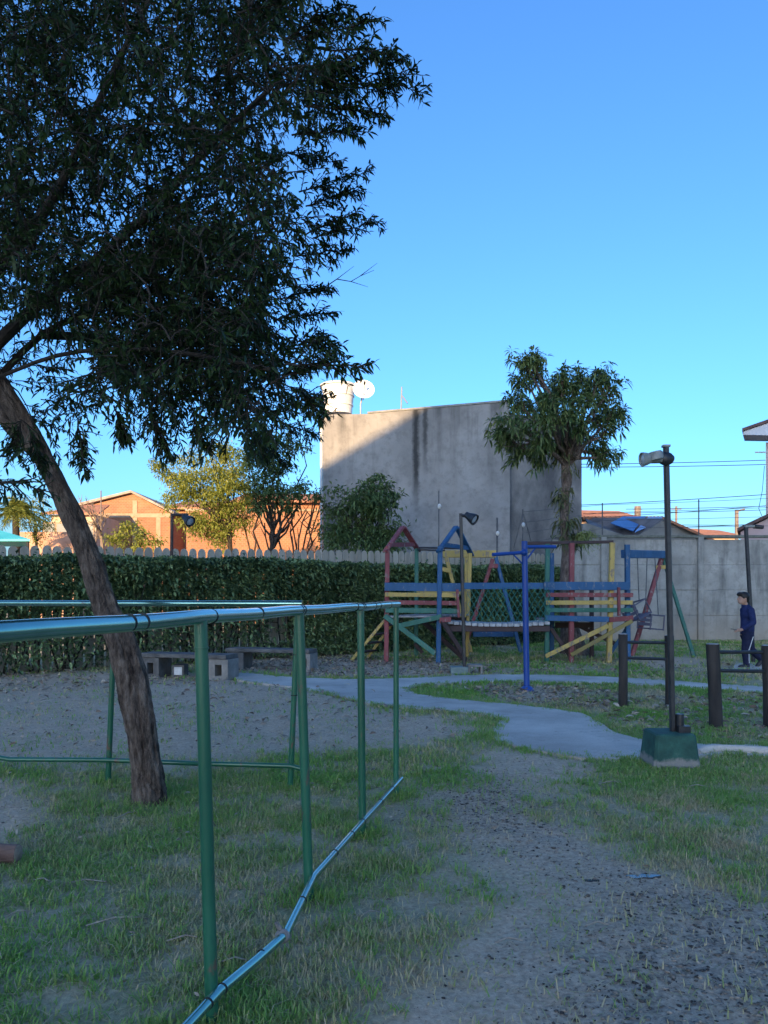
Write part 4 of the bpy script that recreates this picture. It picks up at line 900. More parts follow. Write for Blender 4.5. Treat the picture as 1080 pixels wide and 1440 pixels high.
# ------------------------------------------------------------------ grass, clods, fallen leaves
def grass():
    rng = np.random.default_rng(61)
    def scatter(n, d0, d1, pw=1.0):
        d = (d0 ** 1.0 + (d1 - d0) * rng.random(n) ** pw); xw = d * .56 + .25
        return rng.uniform(-1, 1, n) * xw, d
    V = []; T = []; Cc = []; off = 0
    for (n, d0, d1, L0, L1, W0) in ((330000, 2.2, 6.0, .022, .050, .0028), (250000, 5.5, 11.5, .025, .06, .005), (210000, 10.5, 22.6, .04, .085, .011)):
        X, Y = scatter(n, d0, d1, .8)
        dmk = dirtmask(X, Y); clump = fbm(X * 2.3, Y * 2.3, 7); cl2 = fbm(X * 9, Y * 9, 2)
        dens = np.clip((clump - .27) * 2.6, .10, 1) * np.clip((cl2 - .15) * 2.0, .15, 1)
        dens = dens * (1 - np.clip(dmk * 1.08, 0, .925))
        keep = (rng.random(n) < dens) & ~pathmask(X, Y)
        # not behind the hedge line
        side = (X - FA.x) * FN.x + (Y - FA.y) * FN.y; keep &= side > .35
        X, Y, clump, cl2 = X[keep], Y[keep], clump[keep], cl2[keep]; n = len(X); Z = gz(X, Y) - .004
        a = rng.uniform(0, 2 * np.pi, n); L = rng.uniform(L0, L1, n) * (0.5 + clump) * np.where(rng.random(n) < .04, 1.7, 1); lean = rng.uniform(.2, 1.25, n)
        dx = np.cos(a) * lean; dy = np.sin(a) * lean; nn = np.sqrt(dx * dx + dy * dy + 1); dx, dy, dz = dx / nn, dy / nn, 1 / nn
        px, py = -np.sin(a), np.cos(a); W = W0 * rng.uniform(.6, 1.3, n)
        b0 = np.stack([X - px * W, Y - py * W, Z], 1); b1 = np.stack([X + px * W, Y + py * W, Z], 1)
        m0 = np.stack([X + dx * L * .6, Y + dy * L * .6, Z + dz * L * .62], 1); sd = np.stack([px * W * .7, py * W * .7, np.zeros(n)], 1)
        tip = np.stack([X + dx * L * 1.15, Y + dy * L * 1.15, Z + dz * L * .86], 1)
        vv = np.stack([b0, b1, m0 + sd, m0 - sd, tip], 1).reshape(-1, 3); o = off + np.arange(n)[:, None] * 5
        T += [o + [0, 1, 2], o + [0, 2, 3], o + [3, 2, 4]]; V.append(vv); off += n * 5
        dry = fbm(X * 1.6 + 31, Y * 1.6, 3)
        hue = np.clip(.55 + (.5 - dry) * 2.2 + (clump - .5) * 1.2 + rng.normal(0, .25, n), 0, 1)
        Cc.append(np.repeat(hue, 5))
    # tufts: clumps of longer blades, and pale straws lying flat
    for (n, d0, d1, kind) in ((2600, 2.2, 9.0, 0), (15000, 2.2, 8.0, 1)):
        X, Y = scatter(n, d0, d1, .8); k = (rng.random(n) > dirtmask(X, Y) * (1.0 if kind == 0 else .72)) & ~pathmask(X, Y); X, Y = X[k], Y[k]
        if kind == 0:
            ex = []
            for (u, v, r, q) in ((300, 1440, .10, 30), (436, 1265, .10, 40), (510, 1175, .09, 40), (557, 1120, .09, 30), (210, 1128, .20, 90), (407, 1110, .08, 25), (153, 1100, .08, 25), (940, 1080, .26, 170), (876, 995, .1, 20), (1006, 1025, .1, 20), (900, 1085, .3, 120), (990, 1085, .3, 90), (60, 1215, .2, 40)):
                g_ = G(u, v); ex.append(np.stack([g_.x + rng.normal(0, r, q), g_.y + rng.normal(0, r * .8, q)], 1))
            pa = np.array(PATH); pa = pa[pa[:, 1] < 13]; pi = rng.integers(0, len(pa), 1500); cand = pa[pi] + rng.normal(0, .05, (1500, 2)); dk_ = dirtmask(cand[:, 0], cand[:, 1]); ex.append(cand[rng.random(1500) > dk_ * .9])
            ex = np.concatenate(ex); X = np.concatenate([X, ex[:, 0]]); Y = np.concatenate([Y, ex[:, 1]])
            m_ = 16; X = np.repeat(X, m_) + rng.normal(0, .022, len(X) * m_); Y = np.repeat(Y, m_) + rng.normal(0, .022, len(Y) * m_)
        n = len(X); Z = gz(X, Y) - .003; a = rng.uniform(0, 2 * np.pi, n)
        if kind == 0: L = rng.uniform(.035, .085, n); lean = rng.uniform(.2, 1.1, n); W = rng.uniform(.0015, .0032, n); hue = np.clip(rng.normal(.85, .2, n), 0, 1)
        else: L = rng.uniform(.03, .11, n); lean = rng.uniform(4, 14, n); W = rng.uniform(.0009, .002, n); hue = np.clip(rng.normal(.06, .1, n), 0, 1); Z = Z + rng.uniform(.004, .03, n)
        nn = np.sqrt(lean * lean + 1); dx, dy, dz = np.cos(a) * lean / nn, np.sin(a) * lean / nn, 1 / nn; px, py = -np.sin(a), np.cos(a)
        b0 = np.stack([X - px * W, Y - py * W, Z], 1); b1 = np.stack([X + px * W, Y + py * W, Z], 1); cv = rng.normal(0, .12, n) * L
        m0 = np.stack([X + dx * L * .55 + px * cv, Y + dy * L * .55 + py * cv, Z + dz * L * .62 + (0.004 if kind else 0)], 1); sd = np.stack([px * W * .9, py * W * .9, np.zeros(n)], 1)
        tip = np.stack([X + dx * L * 1.1, Y + dy * L * 1.1, Z + dz * L * (.8 if kind == 0 else .3)], 1)
        o = off + np.arange(n)[:, None] * 5; T += [o + [0, 1, 2], o + [0, 2, 3], o + [3, 2, 4]]; V.append(np.stack([b0, b1, m0 + sd, m0 - sd, tip], 1).reshape(-1, 3)); off += n * 5; Cc.append(np.repeat(hue, 5))
    V = np.concatenate(V); T = np.concatenate(T); c = np.concatenate(Cc)[:, None].repeat(3, 1)
    m = leafmat('grass_blade', (.58, .45, .27), (.20, .36, .07), .35, .6)
    r = [x for x in m.node_tree.nodes if x.type == 'VALTORGB'][0]; e = r.color_ramp.elements.new(.42); e.color = (.38, .38, .15, 1)
    o = put('grass', mesh_np('grass', V, T, None, c), m); tag(o, 'patchy short green and dry grass across the park', 'grass'); o['kind'] = 'stuff'
    print('grass tris', len(T))
    # small soil clods and stones
    n = 120000; X, Y = scatter(n, 2.2, 11, .8); g = gravmask(X, Y); dk = dirtmask(X, Y); keep = (rng.random(n) < g * .95 + dk * .22) & ~pathmask(X, Y); X, Y, g = X[keep], Y[keep], g[keep]; n = len(X)
    r = rng.lognormal(-5.4, .5, n) * (.6 + .5 * g); r = np.clip(r, .002, .012 + .010 * (rng.random(n) < .03))
    oc = np.array([[1,0,0],[-1,0,0],[0,1,0],[0,-1,0],[0,0,1],[0,0,-1],[.6,.6,.5],[-.6,.6,.45]], float)
    fc = np.array([[0,6,4],[6,2,4],[2,7,4],[7,1,4],[1,3,4],[3,0,4],[0,2,6],[2,1,7],[0,3,5],[3,1,5],[1,2,5],[2,0,5]])
    V = oc[None] * rng.uniform(.6, 1.25, (n, 8, 1)) * r[:, None, None] * np.stack([rng.uniform(.8, 1.6, n), rng.uniform(.7, 1.3, n), rng.uniform(.35, .7, n)], 1)[:, None]
    a = rng.uniform(0, 6.28, n); ca, sa = np.cos(a)[:, None], np.sin(a)[:, None]; V = np.stack([V[..., 0] * ca - V[..., 1] * sa, V[..., 0] * sa + V[..., 1] * ca, V[..., 2]], -1)
    V += np.stack([X, Y, gz(X, Y) + r * .12], 1)[:, None]
    T = (np.arange(n)[:, None, None] * 8 + fc[None]).reshape(-1, 3); c = np.repeat(np.clip(rng.normal(.26, .27, n), 0, 1), 8)[:, None].repeat(3, 1)
    m = leafmat('clod', (.045, .038, .034), (.46, .36, .27), 0.0, .95); o = put('soil_clods', mesh_np('soil_clods', V.reshape(-1, 3), T, None, c), m); tag(o, 'dark stony clods scattered over the worn dirt track', 'stones'); o['kind'] = 'stuff'
    # fallen leaves
    LIT = [([(440,920),(660,928),(700,946),(560,954),(440,952),(330,945),(340,925)], 2600), ([(640,966),(760,964),(870,974),(900,990),(820,998),(700,986)], 650), ([(830,985),(1080,975),(1200,985),(1200,1045),(1000,1045),(900,1035),(860,1015)], 800), ([(650,925),(1080,935),(1080,958),(700,948)], 500), ([(0,940),(330,930),(330,960),(0,975)], 900), ([(0,960),(600,960),(660,1040),(0,1080)], 500), ([(0,1085),(600,1085),(560,1440),(-100,1440)], 170), ([(600,1080),(1080,1080),(1200,1440),(600,1440)], 110)]
    B = []; 
    for poly, cnt in LIT:
        wp = gpoly(poly); xs = [p[0] for p in wp]; ys = [p[1] for p in wp]
        x = rng.uniform(min(xs), max(xs), cnt * 3); y = rng.uniform(min(ys), max(ys), cnt * 3); k = inpoly(x, y, wp) & ((rng.random(cnt * 3) < .12) | ~pathmask(x, y)); x, y = x[k][:cnt], y[k][:cnt]
        B.append(np.stack([x, y, gz(x, y) + .012 + rng.random(len(x)) * .012 + pathmask(x, y) * .03], 1))
    B = np.concatenate(B); n = len(B); a = rng.uniform(0, 6.28, n); Dv = np.stack([np.cos(a), np.sin(a), rng.normal(.08, .2, n)], 1); L = rng.uniform(.05, .13, n) * np.clip((B[:, 1] - 1.5) / 7.5, .28, 1)
    leaf_obj('fallen_leaves', None, leafmat('dead_leaf', (.12, .08, .055), (.55, .45, .34), .1, .8), B, Dv, L, L * rng.uniform(.22, .4, n), rng, droop=.05, fold=.5, shade=np.clip(rng.beta(1.3, 2.2, n), 0, 1))
    o = bpy.data.objects['fallen_leaves']; tag(o, 'dry fallen leaves littering the ground', 'leaves')
grass()

# ------------------------------------------------------------------ green tube railings
def ring(p, axis, r, mat, parent, name='wire_tie'):
    a = Vector(axis).normalized(); part(name, MB().tube([Vector(p) - a * .0035, Vector(p) + a * .0035], r, 14), mat, parent, True)
def railing_near():
    PST = [(282, 300, 2.50), (421, 436, 3.51), (507, 510, 4.44), (557, 557, 5.30)]
    t = thing('railing', 'near green tube railing running away from the viewer with bent bottom rail', 'railing', (-.3, 3.9, 0))
    zt = 1.322; tops = []; lows = []
    for ut, ub, d in PST:
        top = Vector((P(ut, 0, d).x, d, zt)); bot = Vector((P(ub, 0, d).x, d, -.12)); tops.append(top)
        r = .0215 if d < 5 else .019
        tb_part('post', [bot, bot.lerp(top, .3), bot.lerp(top, .7), top - Vector((0, 0, .012))], r, GREEN, t, 18); lows.append(bot.lerp(top, (.112 + .12) / (zt + .12)))
        ring(bot.lerp(top, .93), (0, 0, 1), r + .003, GREEN, t, 'weld_collar')
    start = Vector((-1.02, .75, zt - .005)); pts = [start, Vector((-.80, 1.55, zt - .004))] + [p + Vector((0, 0, 0)) for p in tops]; pts[-1] = tops[-1] + Vector((.012, .03, 0))
    fine = []
    for i in range(len(pts) - 1):
        for k in range(6): fine.append(pts[i].lerp(pts[i + 1], k / 6) + Vector((0, 0, .002 * math.sin(k + i))))
    fine.append(pts[-1]); tb_part('top_rail', fine, .0235, GREENR, t, 24)
    for (i, f) in ((1, .55), (1, .62), (2, .08), (2, .5), (3, .0), (3, .03), (4, .0), (4, .04), (4, .3), (4, .42), (4, .72), (4, -.12)):
        p = pts[i].lerp(pts[i + 1], f); ring(p, pts[i + 1] - pts[i] + Vector((random.uniform(-.06, .06), random.uniform(-.06, .06), random.uniform(-.05, .05))), .0252, WIRE, t)
    off = Vector((.026, -.016, 0)); L = [l + off for l in lows]
    bent = Vector((-.375, 2.94, .098)); first = L[0] + Vector((-.26, -1.0, .0))
    lp = [first, L[0], L[0].lerp(bent, .5) + Vector((.004, 0, 0)), L[0].lerp(bent, .97), bent, bent.lerp(L[1], .04), L[1], L[2], L[3] + Vector((.01, .05, 0))]
    tb_part('bottom_rail', lp, .0175, GREENR, t, 18)
    for a, bb, f in ((0, 1, .93), (1, 3, .05), (1, 3, .62), (5, 6, .52), (6, 7, .34), (6, 7, .66), (6, 7, .9), (7, 8, .35), (7, 8, .7)):
        ring(lp[a].lerp(lp[bb], f), lp[bb] - lp[a], .0192, WIRE, t)
    part('rag_knot', MB().ell(bent + Vector((-.01, -.02, .0)), (.03, .022, .028), 8, 6).tube([bent + Vector((-.02, -.02, .03)), bent + Vector((-.035, -.03, .055))], [.012, .006], 6), nmat('dirty_rag', (.12, .1, .09), (.3, .27, .25), 30, .95, .4), t, True)
railing_near()
def railing_back():
    t = thing('railing', 'rear green tube railing crossing behind the leaning trunk', 'railing', (-1.5, 5.6, 0)); zt = 1.325
    ps = [(Vector((P(407, 0, 5.49).x, 5.49, -.12)), Vector((P(419, 0, 5.45).x, 5.45, zt))), (Vector((P(151, 0, 5.68).x, 5.68, -.12)), Vector((P(162, 0, 5.66).x, 5.66, zt))), (Vector((-3.5, 5.9, -.12)), Vector((-3.48, 5.9, zt)))]
    for a, b_ in ps: tb_part('post', [a, a.lerp(b_, .5), b_ - Vector((0, 0, .01))], .0205, GREEN, t, 16)
    tb_part('top_rail', [ps[0][1] + Vector((.03, 0, 0)), ps[0][1].lerp(ps[1][1], .5), ps[1][1], ps[2][1]], .0215, GREENR, t, 18)
    q = [a.lerp(b_, .205) + Vector((0, -.036, 0)) for a, b_ in ps]
    k = P(14, 1068, 5.72)
    tb_part('bottom_rail', [P(427, 1082, 5.43), q[0], q[0].lerp(q[1], .5) - Vector((0, 0, .004)), q[1], k + Vector((.12, 0, .0)), k, Vector((-3.45, 5.86, .24))], .0175, GREEN, t, 14)
    ring(ps[0][0].lerp(ps[0][1], .55), (0, 0, 1), .024, WIRE, t); ring(ps[0][0].lerp(ps[0][1], .75), (0, 0, 1), .024, WIRE, t)
railing_back()

# ------------------------------------------------------------------ lamps
def flood(parent, c, dirv, s, lens_mat, body):
    """round floodlight head: body, visor, lens"""
    dv = Vector(dirv).normalized(); c = Vector(c)
    bd = part('lamp_head', MB().lathe(c, [(.03*s, -.11*s), (.055*s, -.09*s), (.062*s, -.03*s), (.09*s, .04*s), (.1*s, .09*s), (.1*s, .115*s), (.088*s, .116*s), (.08*s, .09*s)], 20, dv), body, parent, True)
    part('lens', MB().lathe(c, [(.078*s, .088*s), (.06*s, .1*s), (.02*s, .106*s)], 18, dv), lens_mat, bd, True)
GLASS = nmat('lamp_glass', (.35, .37, .4), (.5, .52, .55), 5, .15, 0, spec=.7); GREYH = nmat('grey_lamp_housing', (.17, .18, .17), (.28, .29, .28), 10, .55, .1)
def lamp_front():
    d = 6.22; b0 = Vector((P(941, 0, d).x, d, 0))
    t = thing('lamp_post', 'tall black lamp post on a green concrete block beside the path at right', 'lamp post', b0)
    zt = .285; w0, w1 = .19, .155
    blk, nt, b = new_mat('green_painted_block'); mp = coords(nt, (1, 1, 1)); n1 = noise(nt, mp.outputs[0], 9, 7, .7); sx = nt.nodes.new('ShaderNodeSeparateXYZ'); nt.links.new(mp.outputs[0], sx.inputs[0])
    tc = nt.nodes.new('ShaderNodeNewGeometry'); s2 = nt.nodes.new('ShaderNodeSeparateXYZ'); nt.links.new(tc.outputs['Position'], s2.inputs[0])
    ml = nt.nodes.new('ShaderNodeMath'); ml.operation = 'MULTIPLY_ADD'; ml.inputs[1].default_value = -.14; nt.links.new(n1, ml.inputs[0]); nt.links.new(s2.outputs[2], ml.inputs[2])
    low = ramp(nt, ml.outputs[0], [(0.0, (1, 1, 1)), (.03, (0, 0, 0))])
    gcol = ramp(nt, n1, [(.35, (.012, .05, .04)), (.62, (.025, .095, .07)), (.8, (.1, .14, .12))]).outputs[0]
    nt.links.new(mix(nt, low.outputs[0], gcol, (.22, .2, .18)), b.inputs['Base Color']); b.inputs['Roughness'].default_value = .8; bump(nt, b, noise(nt, mp.outputs[0], 40), .4, .01)
    mb = MB(); rings = []
    for z, w_, bv in ((-.1, w0 + .01, .02), (.0, w0, .02), (.12, .175, .02), (zt - .012, w1 + .003, .018), (zt, w1 - .012, .016)):
        k = w_ - bv; rings.append([(b0.x + x, d + y, z) for x, y in ((-k,-w_),(k,-w_),(w_,-k),(w_,k),(k,w_),(-k,w_),(-w_,k),(-w_,-k))])
    vs = [p for r_ in rings for p in r_]; fs = [[i*8+k, i*8+(k+1)%8, (i+1)*8+(k+1)%8, (i+1)*8+k] for i in range(4) for k in range(8)] + [list(range(32, 40))]
    mb.add(vs, fs); part('base_block', mb, blk, t)
    p0 = P(946, 1026, d); p0.z = zt - .02; p1 = P(936.5, 628, d)
    tb = MB().beam(p0, p1, .042, .042, up=(0, 1, 0), bev=.008); part('pole', tb, BLACKM, t)
    part('pole_cap', MB().box((p1.x - .028, d - .028, p1.z - .005), (p1.x + .028, d + .028, p1.z + .012)), GREYH, t)
    # conduit and junction box at the foot
    tb_part('conduit', [(p0.x + .055, d - .01, zt - .01), (p0.x + .053, d - .01, zt + .14)], .033, BLACKM, t, 12); part('junction_box', MB().box((p0.x + .02, d - .08, zt - .004), (p0.x + .115, d - .03, zt + .05)), BLACKM, t)
    c = P(938, 645, d - .045)
    part('bracket', MB().ell(c + Vector((-.01, 0, 0)), (.07, .035, .055), 12, 8), BLACKM, t, True)
    flood(t, P(913, 645, d - .05), (-1, -.12, -.12), .56, GLASS, GREYH); tb_part('lamp_neck', [P(930, 645, d - .05), P(915, 645, d - .05)], .034, GREYH, t, 12)
    part('rear_lamp_head', MB().ell(P(943, 645, d - .02), (.03, .04, .035), 12, 8), BLACKM, t, True)
    part('socket', MB().lathe(P(922, 643, d - .05), [(.045, -.03), (.062, -.02), (.062, .03), (.05, .045)], 16, (-.2, 0, 1)), GREYH, t, True)
lamp_front()
def lamp_small(label, u0, u1, vt, vb, d, arm, head, base=False, mat=BLACKM, fdir=(.7, -.5, -.5)):
    p0 = Vector((P(u0, 0, d).x, d, 0)); t = thing('lamp_post', label, 'lamp post', p0, None)
    pt = P(u1, vt, d)
    z0 = -.05
    if base:
        bb = MB(); c = P(u0 - 8, 0, d); part('base_block', MB().box((p0.x - .24, d - .15, -.05), (p0.x + .05, d + .15, .13)), nmat('pale_green_block', (.14, .19, .18), (.24, .29, .28), 9, .9, .3), t)
        hb = MB(); x0, x1, y0, y1, zh = p0.x + .054, p0.x + .30, d - .14, d + .12, .17
        hb.box((x0, y0, -.03), (x1, y1, .02)).box((x0, y0, zh - .035), (x1, y1, zh)).box((x0, y0, .022), (x0 + .035, y1, zh - .037)).box((x1 - .035, y0, .022), (x1, y1, zh - .037)); part('hollow_block', hb, CONC, t); z0 = .1
    part('pole', MB().beam((p0.x, d, z0), pt, .055, .055, up=(0, 1, 0), bev=.01), mat, t)
    a = P(arm[0], arm[1], d - .03); tb_part('arm', [pt + Vector((0, 0, -.03)), a], .03, mat, t, 8)
    flood(t, P(head[0], head[1], d - .06), fdir, head[2], GLASS, BLACKM)
lamp_small('rusty lamp post with short arm standing before the hedge at left', 239, 242, 722, 935, 15.0, (264, 724), (263, 730, 1.1), mat=RUSTM)
lamp_small('black lamp post on a small block in front of the left play tower', 653, 648, 722, 945, 13.3, (658, 726), (661, 727, 1.0), base=True)
def lamp_right():
    d = 15.3; p0 = P(1060, 0, d); t = thing('lamp_post', 'slanting black lamp post with flat head behind the walking boy', 'lamp post', (p0.x, d, 0))
    top = P(1049, 741, d); part('pole', MB().beam((p0.x, d, -.05), top, .065, .065, up=(0, 1, 0), bev=.01), BLACKM, t)
    a = P(1071, 740, d); part('arm', MB().beam(P(1047, 740, d), P(1062, 740, d), .07, .05), GREYH, t); part('lamp_head', MB().beam(P(1061, 740.5, d - .01), P(1072, 741.5, d - .01), .14, .07, bev=.02), BLACKM, t)
lamp_right()

# ------------------------------------------------------------------ concrete benches
def bench(label, a, b_, zs, supports, dt):
    """slab seat from a to b_ on hollow block supports"""
    a = Vector(a); b_ = Vector(b_); t = thing('bench', label, 'bench', (a + b_) / 2, 'concrete benches by the hedge'); ax = (b_ - a).normalized()
    part('seat', MB().beam(a + Vector((0, 0, zs - .035)), b_ + Vector((0, 0, zs - .035)), .42, .07, bev=.012), CONCD, t)
    sdv = Vector((-ax.y, ax.x, 0))
    for f, w_, mat_ in supports:
        c = a.lerp(b_, f); mb = MB(); h = zs - .074; hw = w_ / 2; hd = .19
        def bx(x0, x1, z0, z1, y0=-hd, y1=hd):
            vs = [c + ax * x + sdv * y + Vector((0, 0, z)) for z in (z0, z1) for x, y in ((x0, y0), (x1, y0), (x1, y1), (x0, y1))]; mb.add(vs, [[0,3,2,1],[4,5,6,7],[0,1,5,4],[1,2,6,5],[2,3,7,6],[3,0,4,7]])
        k = hw * .36
        bx(-hw, -k, -.05, h); bx(k, hw, -.05, h); bx(-k + .001, k - .001, -.05, .06); bx(-k + .001, k - .001, h - .085, h); bx(-k + .001, k - .001, .062, h - .087, .04, hd - .02)
        part('support', mb, mat_, t)
    return t
d = 12.7; zb = 1.4 - (919 - 834) * d / F
b1 = bench('grey concrete bench on hollow blocks left of the path end', (P(205, 0, 13.0).x, 13.0, 0), (P(326, 0, 12.55).x, 12.55, 0), zb, [(.91, .34, CONC), (.13, .32, CONCD)], d)
part('middle_block', MB().box((P(244, 0, 12.9).x, 12.8, -.03), (P(259, 0, 12.9).x + .02, 13.1, .2)), CONCD, b1); part('whitewash_patch', MB().box((P(245, 0, 12.8).x, 12.79, .04), (P(256, 0, 12.8).x, 12.797, .17)), WHITEP, b1)
bench('second concrete bench right of the first beside the hedge', (P(324, 0, 14.4).x, 14.4, 0), (P(440, 0, 13.95).x, 13.95, 0), 1.4 - (912 - 834) * 14.1 / F, [(.95, .2, CONC), (.12, .32, CONCD)], 14)

# ------------------------------------------------------------------ low exercise bars on log posts
def logpost(parent, u0, u1, v_top, d, r, lab=None):
    b0 = P(u1, 0, d); tp = P(u0, v_top, d); o = part('log_post', MB().tube([(b0.x, d, -.15), (b0.x, d, 0.0), Vector((b0.x, d, 0)).lerp(tp, .5) + Vector((.004, 0, 0)), tp], [r, r * 1.02, r * .97, r], 16), LOGM, parent, True)
    part('cut_end', MB().lathe(tp + Vector((0, 0, .002)), [(r * .96, 0), (r * .8, .006), (.01, .01)], 16), LOGEND, o, True); return tp
def bars(label, p1, p2, vs1, vs2):
    t = thing('exercise_bars', label, 'exercise bars', ((P(p1[0], 0, p1[3]).x + P(p2[0], 0, p2[3]).x) / 2, (p1[3] + p2[3]) / 2, 0), 'low exercise bars on log posts')
    logpost(t, *p1); logpost(t, *p2)
    for a, b_ in zip(vs1, vs2): tb_part('bar', [P(p1[0], a, p1[3]), P(p2[0], b_, p2[3])], .019, BLACKM, t, 10)
bars('low bars between dark log posts, partly hidden by the tall lamp post', (876, 876, 892, 9.4, .055), (941, 942, 894, 9.5, .055), (903, 925), (904, 927))
bars('nearer low bars between thick dark log posts at the right edge', (1002, 1007, 906, 7.95, .066), (1080, 1083, 908, 8.05, .066), (917, 943), (917, 944))

# ------------------------------------------------------------------ blue pull-up post
def pullup():
    d = 11.1; b0 = P(741, 0, d); t = thing('pull_up_post', 'bright blue metal pull-up post with two arms beside the path', 'pull-up bar', (b0.x, d, 0))
    tp = P(737.5, 761, d); tb_part('post', [(b0.x, d, -.1), tp], .043, BLUEM, t, 16); part('foot', MB().lathe((b0.x, d, -.03), [(.11, 0), (.1, .05), (.055, .09)], 14), BLUEM, t, True)
    tb_part('arm', [P(693, 780, d - .3), P(737, 777, d)], .026, BLUEM, t, 12); tb_part('arm', [P(738, 769, d), P(781, 769, d + .25)], .026, BLUEM, t, 12)
    tb_part('brace', [P(721, 779, d - .1), P(737, 795, d)], .012, BLUEM, t, 8); tb_part('brace', [P(753, 770, d + .1), P(739, 789, d)], .012, BLUEM, t, 8)
    part('joint', MB().ell(P(737, 777, d - .03), (.055, .06, .05), 10, 8), BLUEM, t, True)
pullup()

# ------------------------------------------------------------------ wooden play structure: two towers joined by a bridge
def play():
    d = 15.5; db = 16.8
    t = thing('play_structure', 'colourful wooden play structure of two towers joined by a rope bridge', 'playground', (3, d + .6, 0))
    def post(u0, v0, u1, dd, w_, mat, lab=None): # top (u0,v0) -> ground at u1
        bm_part('post', (P(u1, 0, dd).x, dd, -.15), P(u0, v0, dd), w_, w_, mat, t, up=(0, 1, 0), label=lab)
    def plank(u0, v0, u1, v1, w_, h, mat, d0=d - .075, d1=None, name='plank'):
        bm_part(name, P(u0, v0, d0), P(u1, v1, d0 if d1 is None else d1), w_, h, mat, t)
    # left tower
    post(545, 768, 543, d, .095, RED); post(619, 768, 616, d - .25, .095, BLUE); post(586, 770, 585, db, .085, GRN); post(661, 778, 656, db - .2, .085, YEL)
    def gable(f, bk, apex, mat):
        a, b_, c = P(*f), P(*bk), P(*apex); ex = (a - c).normalized() * .1; ey = (b_ - c).normalized() * .12
        bm_part('roof_beam', a + ex, c, .05, .11, mat, t, up=(1, -.4, .3)); bm_part('roof_beam', b_ + ey, c + Vector((.03, .0, -.02)), .05, .11, mat, t, up=(1, -.4, .3))
        bm_part('tie_beam', a.lerp(c, .18) + Vector((0, -.03, 0)), b_.lerp(c, .18) + Vector((0, -.03, 0)), .045, .09, mat, t)
    gable((544, 772, d), (586, 771, db), (566, 741, d + .65), RED); gable((619, 772, d - .25), (661, 777, db - .2), (641, 741, d + .4), BLUE)
    tb_part('roof_pole', [P(587, 770, db), P(660, 771, db - .2)], .022, BLACKM, t, 8); tb_part('roof_pole', [P(587, 773, db - .1), P(625, 774, d - .2)], .018, BLACKM, t, 8)
    # long blue handrail, three lengths
    plank(541, 825, 650, 826, .05, .165, BLUE, d - .08, d - .30, 'handrail'); plank(650, 824, 772, 824, .05, .13, BLUE, d - .303, d - .10, 'handrail'); plank(765, 824, 886, 824, .055, .165, BLUE, d - .163, d - .163, 'handrail')
    # side planks of the left tower
    for v, mat in ((836, YEL), (847, RED), (858, GRN)): plank(542, v, 643, v + 1.2, .04, .085 if v != 858 else .1, mat, d - .085, d - .32)
    plank(643, 829, 645, 868, .05, .09, RED, d - .36); plank(652, 832, 652, 868, .09, .09, YEL, d - .1); plank(586, 832, 661, 834, .04, .08, YEL, db - .06, db - .25)
    # deck of the left tower
    zdk = 1.4 - 33 * d / F
    for k in range(8):
        f = k / 7; a = Vector((P(543, 0, d).x, d, zdk)).lerp(Vector((P(586, 0, db).x, db, zdk)), f); b_ = Vector((P(617, 0, d - .25).x, d - .25, zdk)).lerp(Vector((P(660, 0, db - .2).x, db - .2, zdk)), f)
        bm_part('deck_board', a, b_ + Vector((0, 0, random.uniform(-.01, .01))), .165, .035, DECK, t)
    plank(541, 866, 612, 919, .05, .10, GRN, d - .09, d - .33, 'brace'); plank(560, 880.5, 621, 867, .045, .10, GRN, d - .145, d - .36, 'beam')
    plank(588, 868, 655, 928, .07, .09, BRN, db + .05, d - .1, 'brace'); plank(621, 872, 650, 918, .06, .085, BRN, d - .36, d - .2, 'brace'); plank(618, 872, 634, 871, .06, .1, RED, d - .36, d - .36, 'beam')
    plank(586, 872, 660, 872, .06, .12, BRN, db, db - .2, 'beam'); plank(583, 905, 594, 918, .06, .08, BRN, db - .1, db - .1, 'brace')
    # ladder on the left
    s0 = [P(541, 872, d + .05), P(494, 922, d + .15)]; s1 = [P(556, 886, d + .75), P(517, 922, d + .85)]
    s0[1].z = .03; s1[1].z = .03; s1[0].z = s0[0].z
    for s in (s0, s1): bm_part('ladder_stringer', s[0], s[1], .06, .10, YEL, t, up=(.7, 0, .7))
    for f in (.12, .34, .56, .78): bm_part('ladder_tread', s0[0].lerp(s0[1], f) + Vector((0, .03, -.02)), s1[0].lerp(s1[1], f) - Vector((0, .03, .02)), .16, .03, BRN, t)
    # bridge
    y0, y1 = d - .25, d + .75; zb = 1.4 - 41 * d / F; xa, xb = P(628, 0, d).x, P(770, 0, d).x; n = 17
    for k in range(n):
        x = xa + (xb - xa) * (k + .5) / n; sag = -.05 * 4 * (k / n) * (1 - k / n)
        bm_part('bridge_board', (x, y0, zb + sag + random.uniform(-.006, .006)), (x + random.uniform(-.01, .01), y1, zb + sag + random.uniform(-.006, .006)), (xb - xa) / n - .018, .06, nmat('pale_deck_wood', (.30, .29, .29), (.5, .49, .48), 9, .8, .2) if k == 0 else bpy.data.materials['pale_deck_wood'], t)
    for yy in (y0 + .08, y1 - .08): bm_part('bridge_beam', (xa, yy, zb - .12), (xb, yy, zb - .12), .07, .12, BRN, t)
    rope = nmat('green_rope', (.03, .16, .14), (.06, .24, .2), 20, .8, 0)
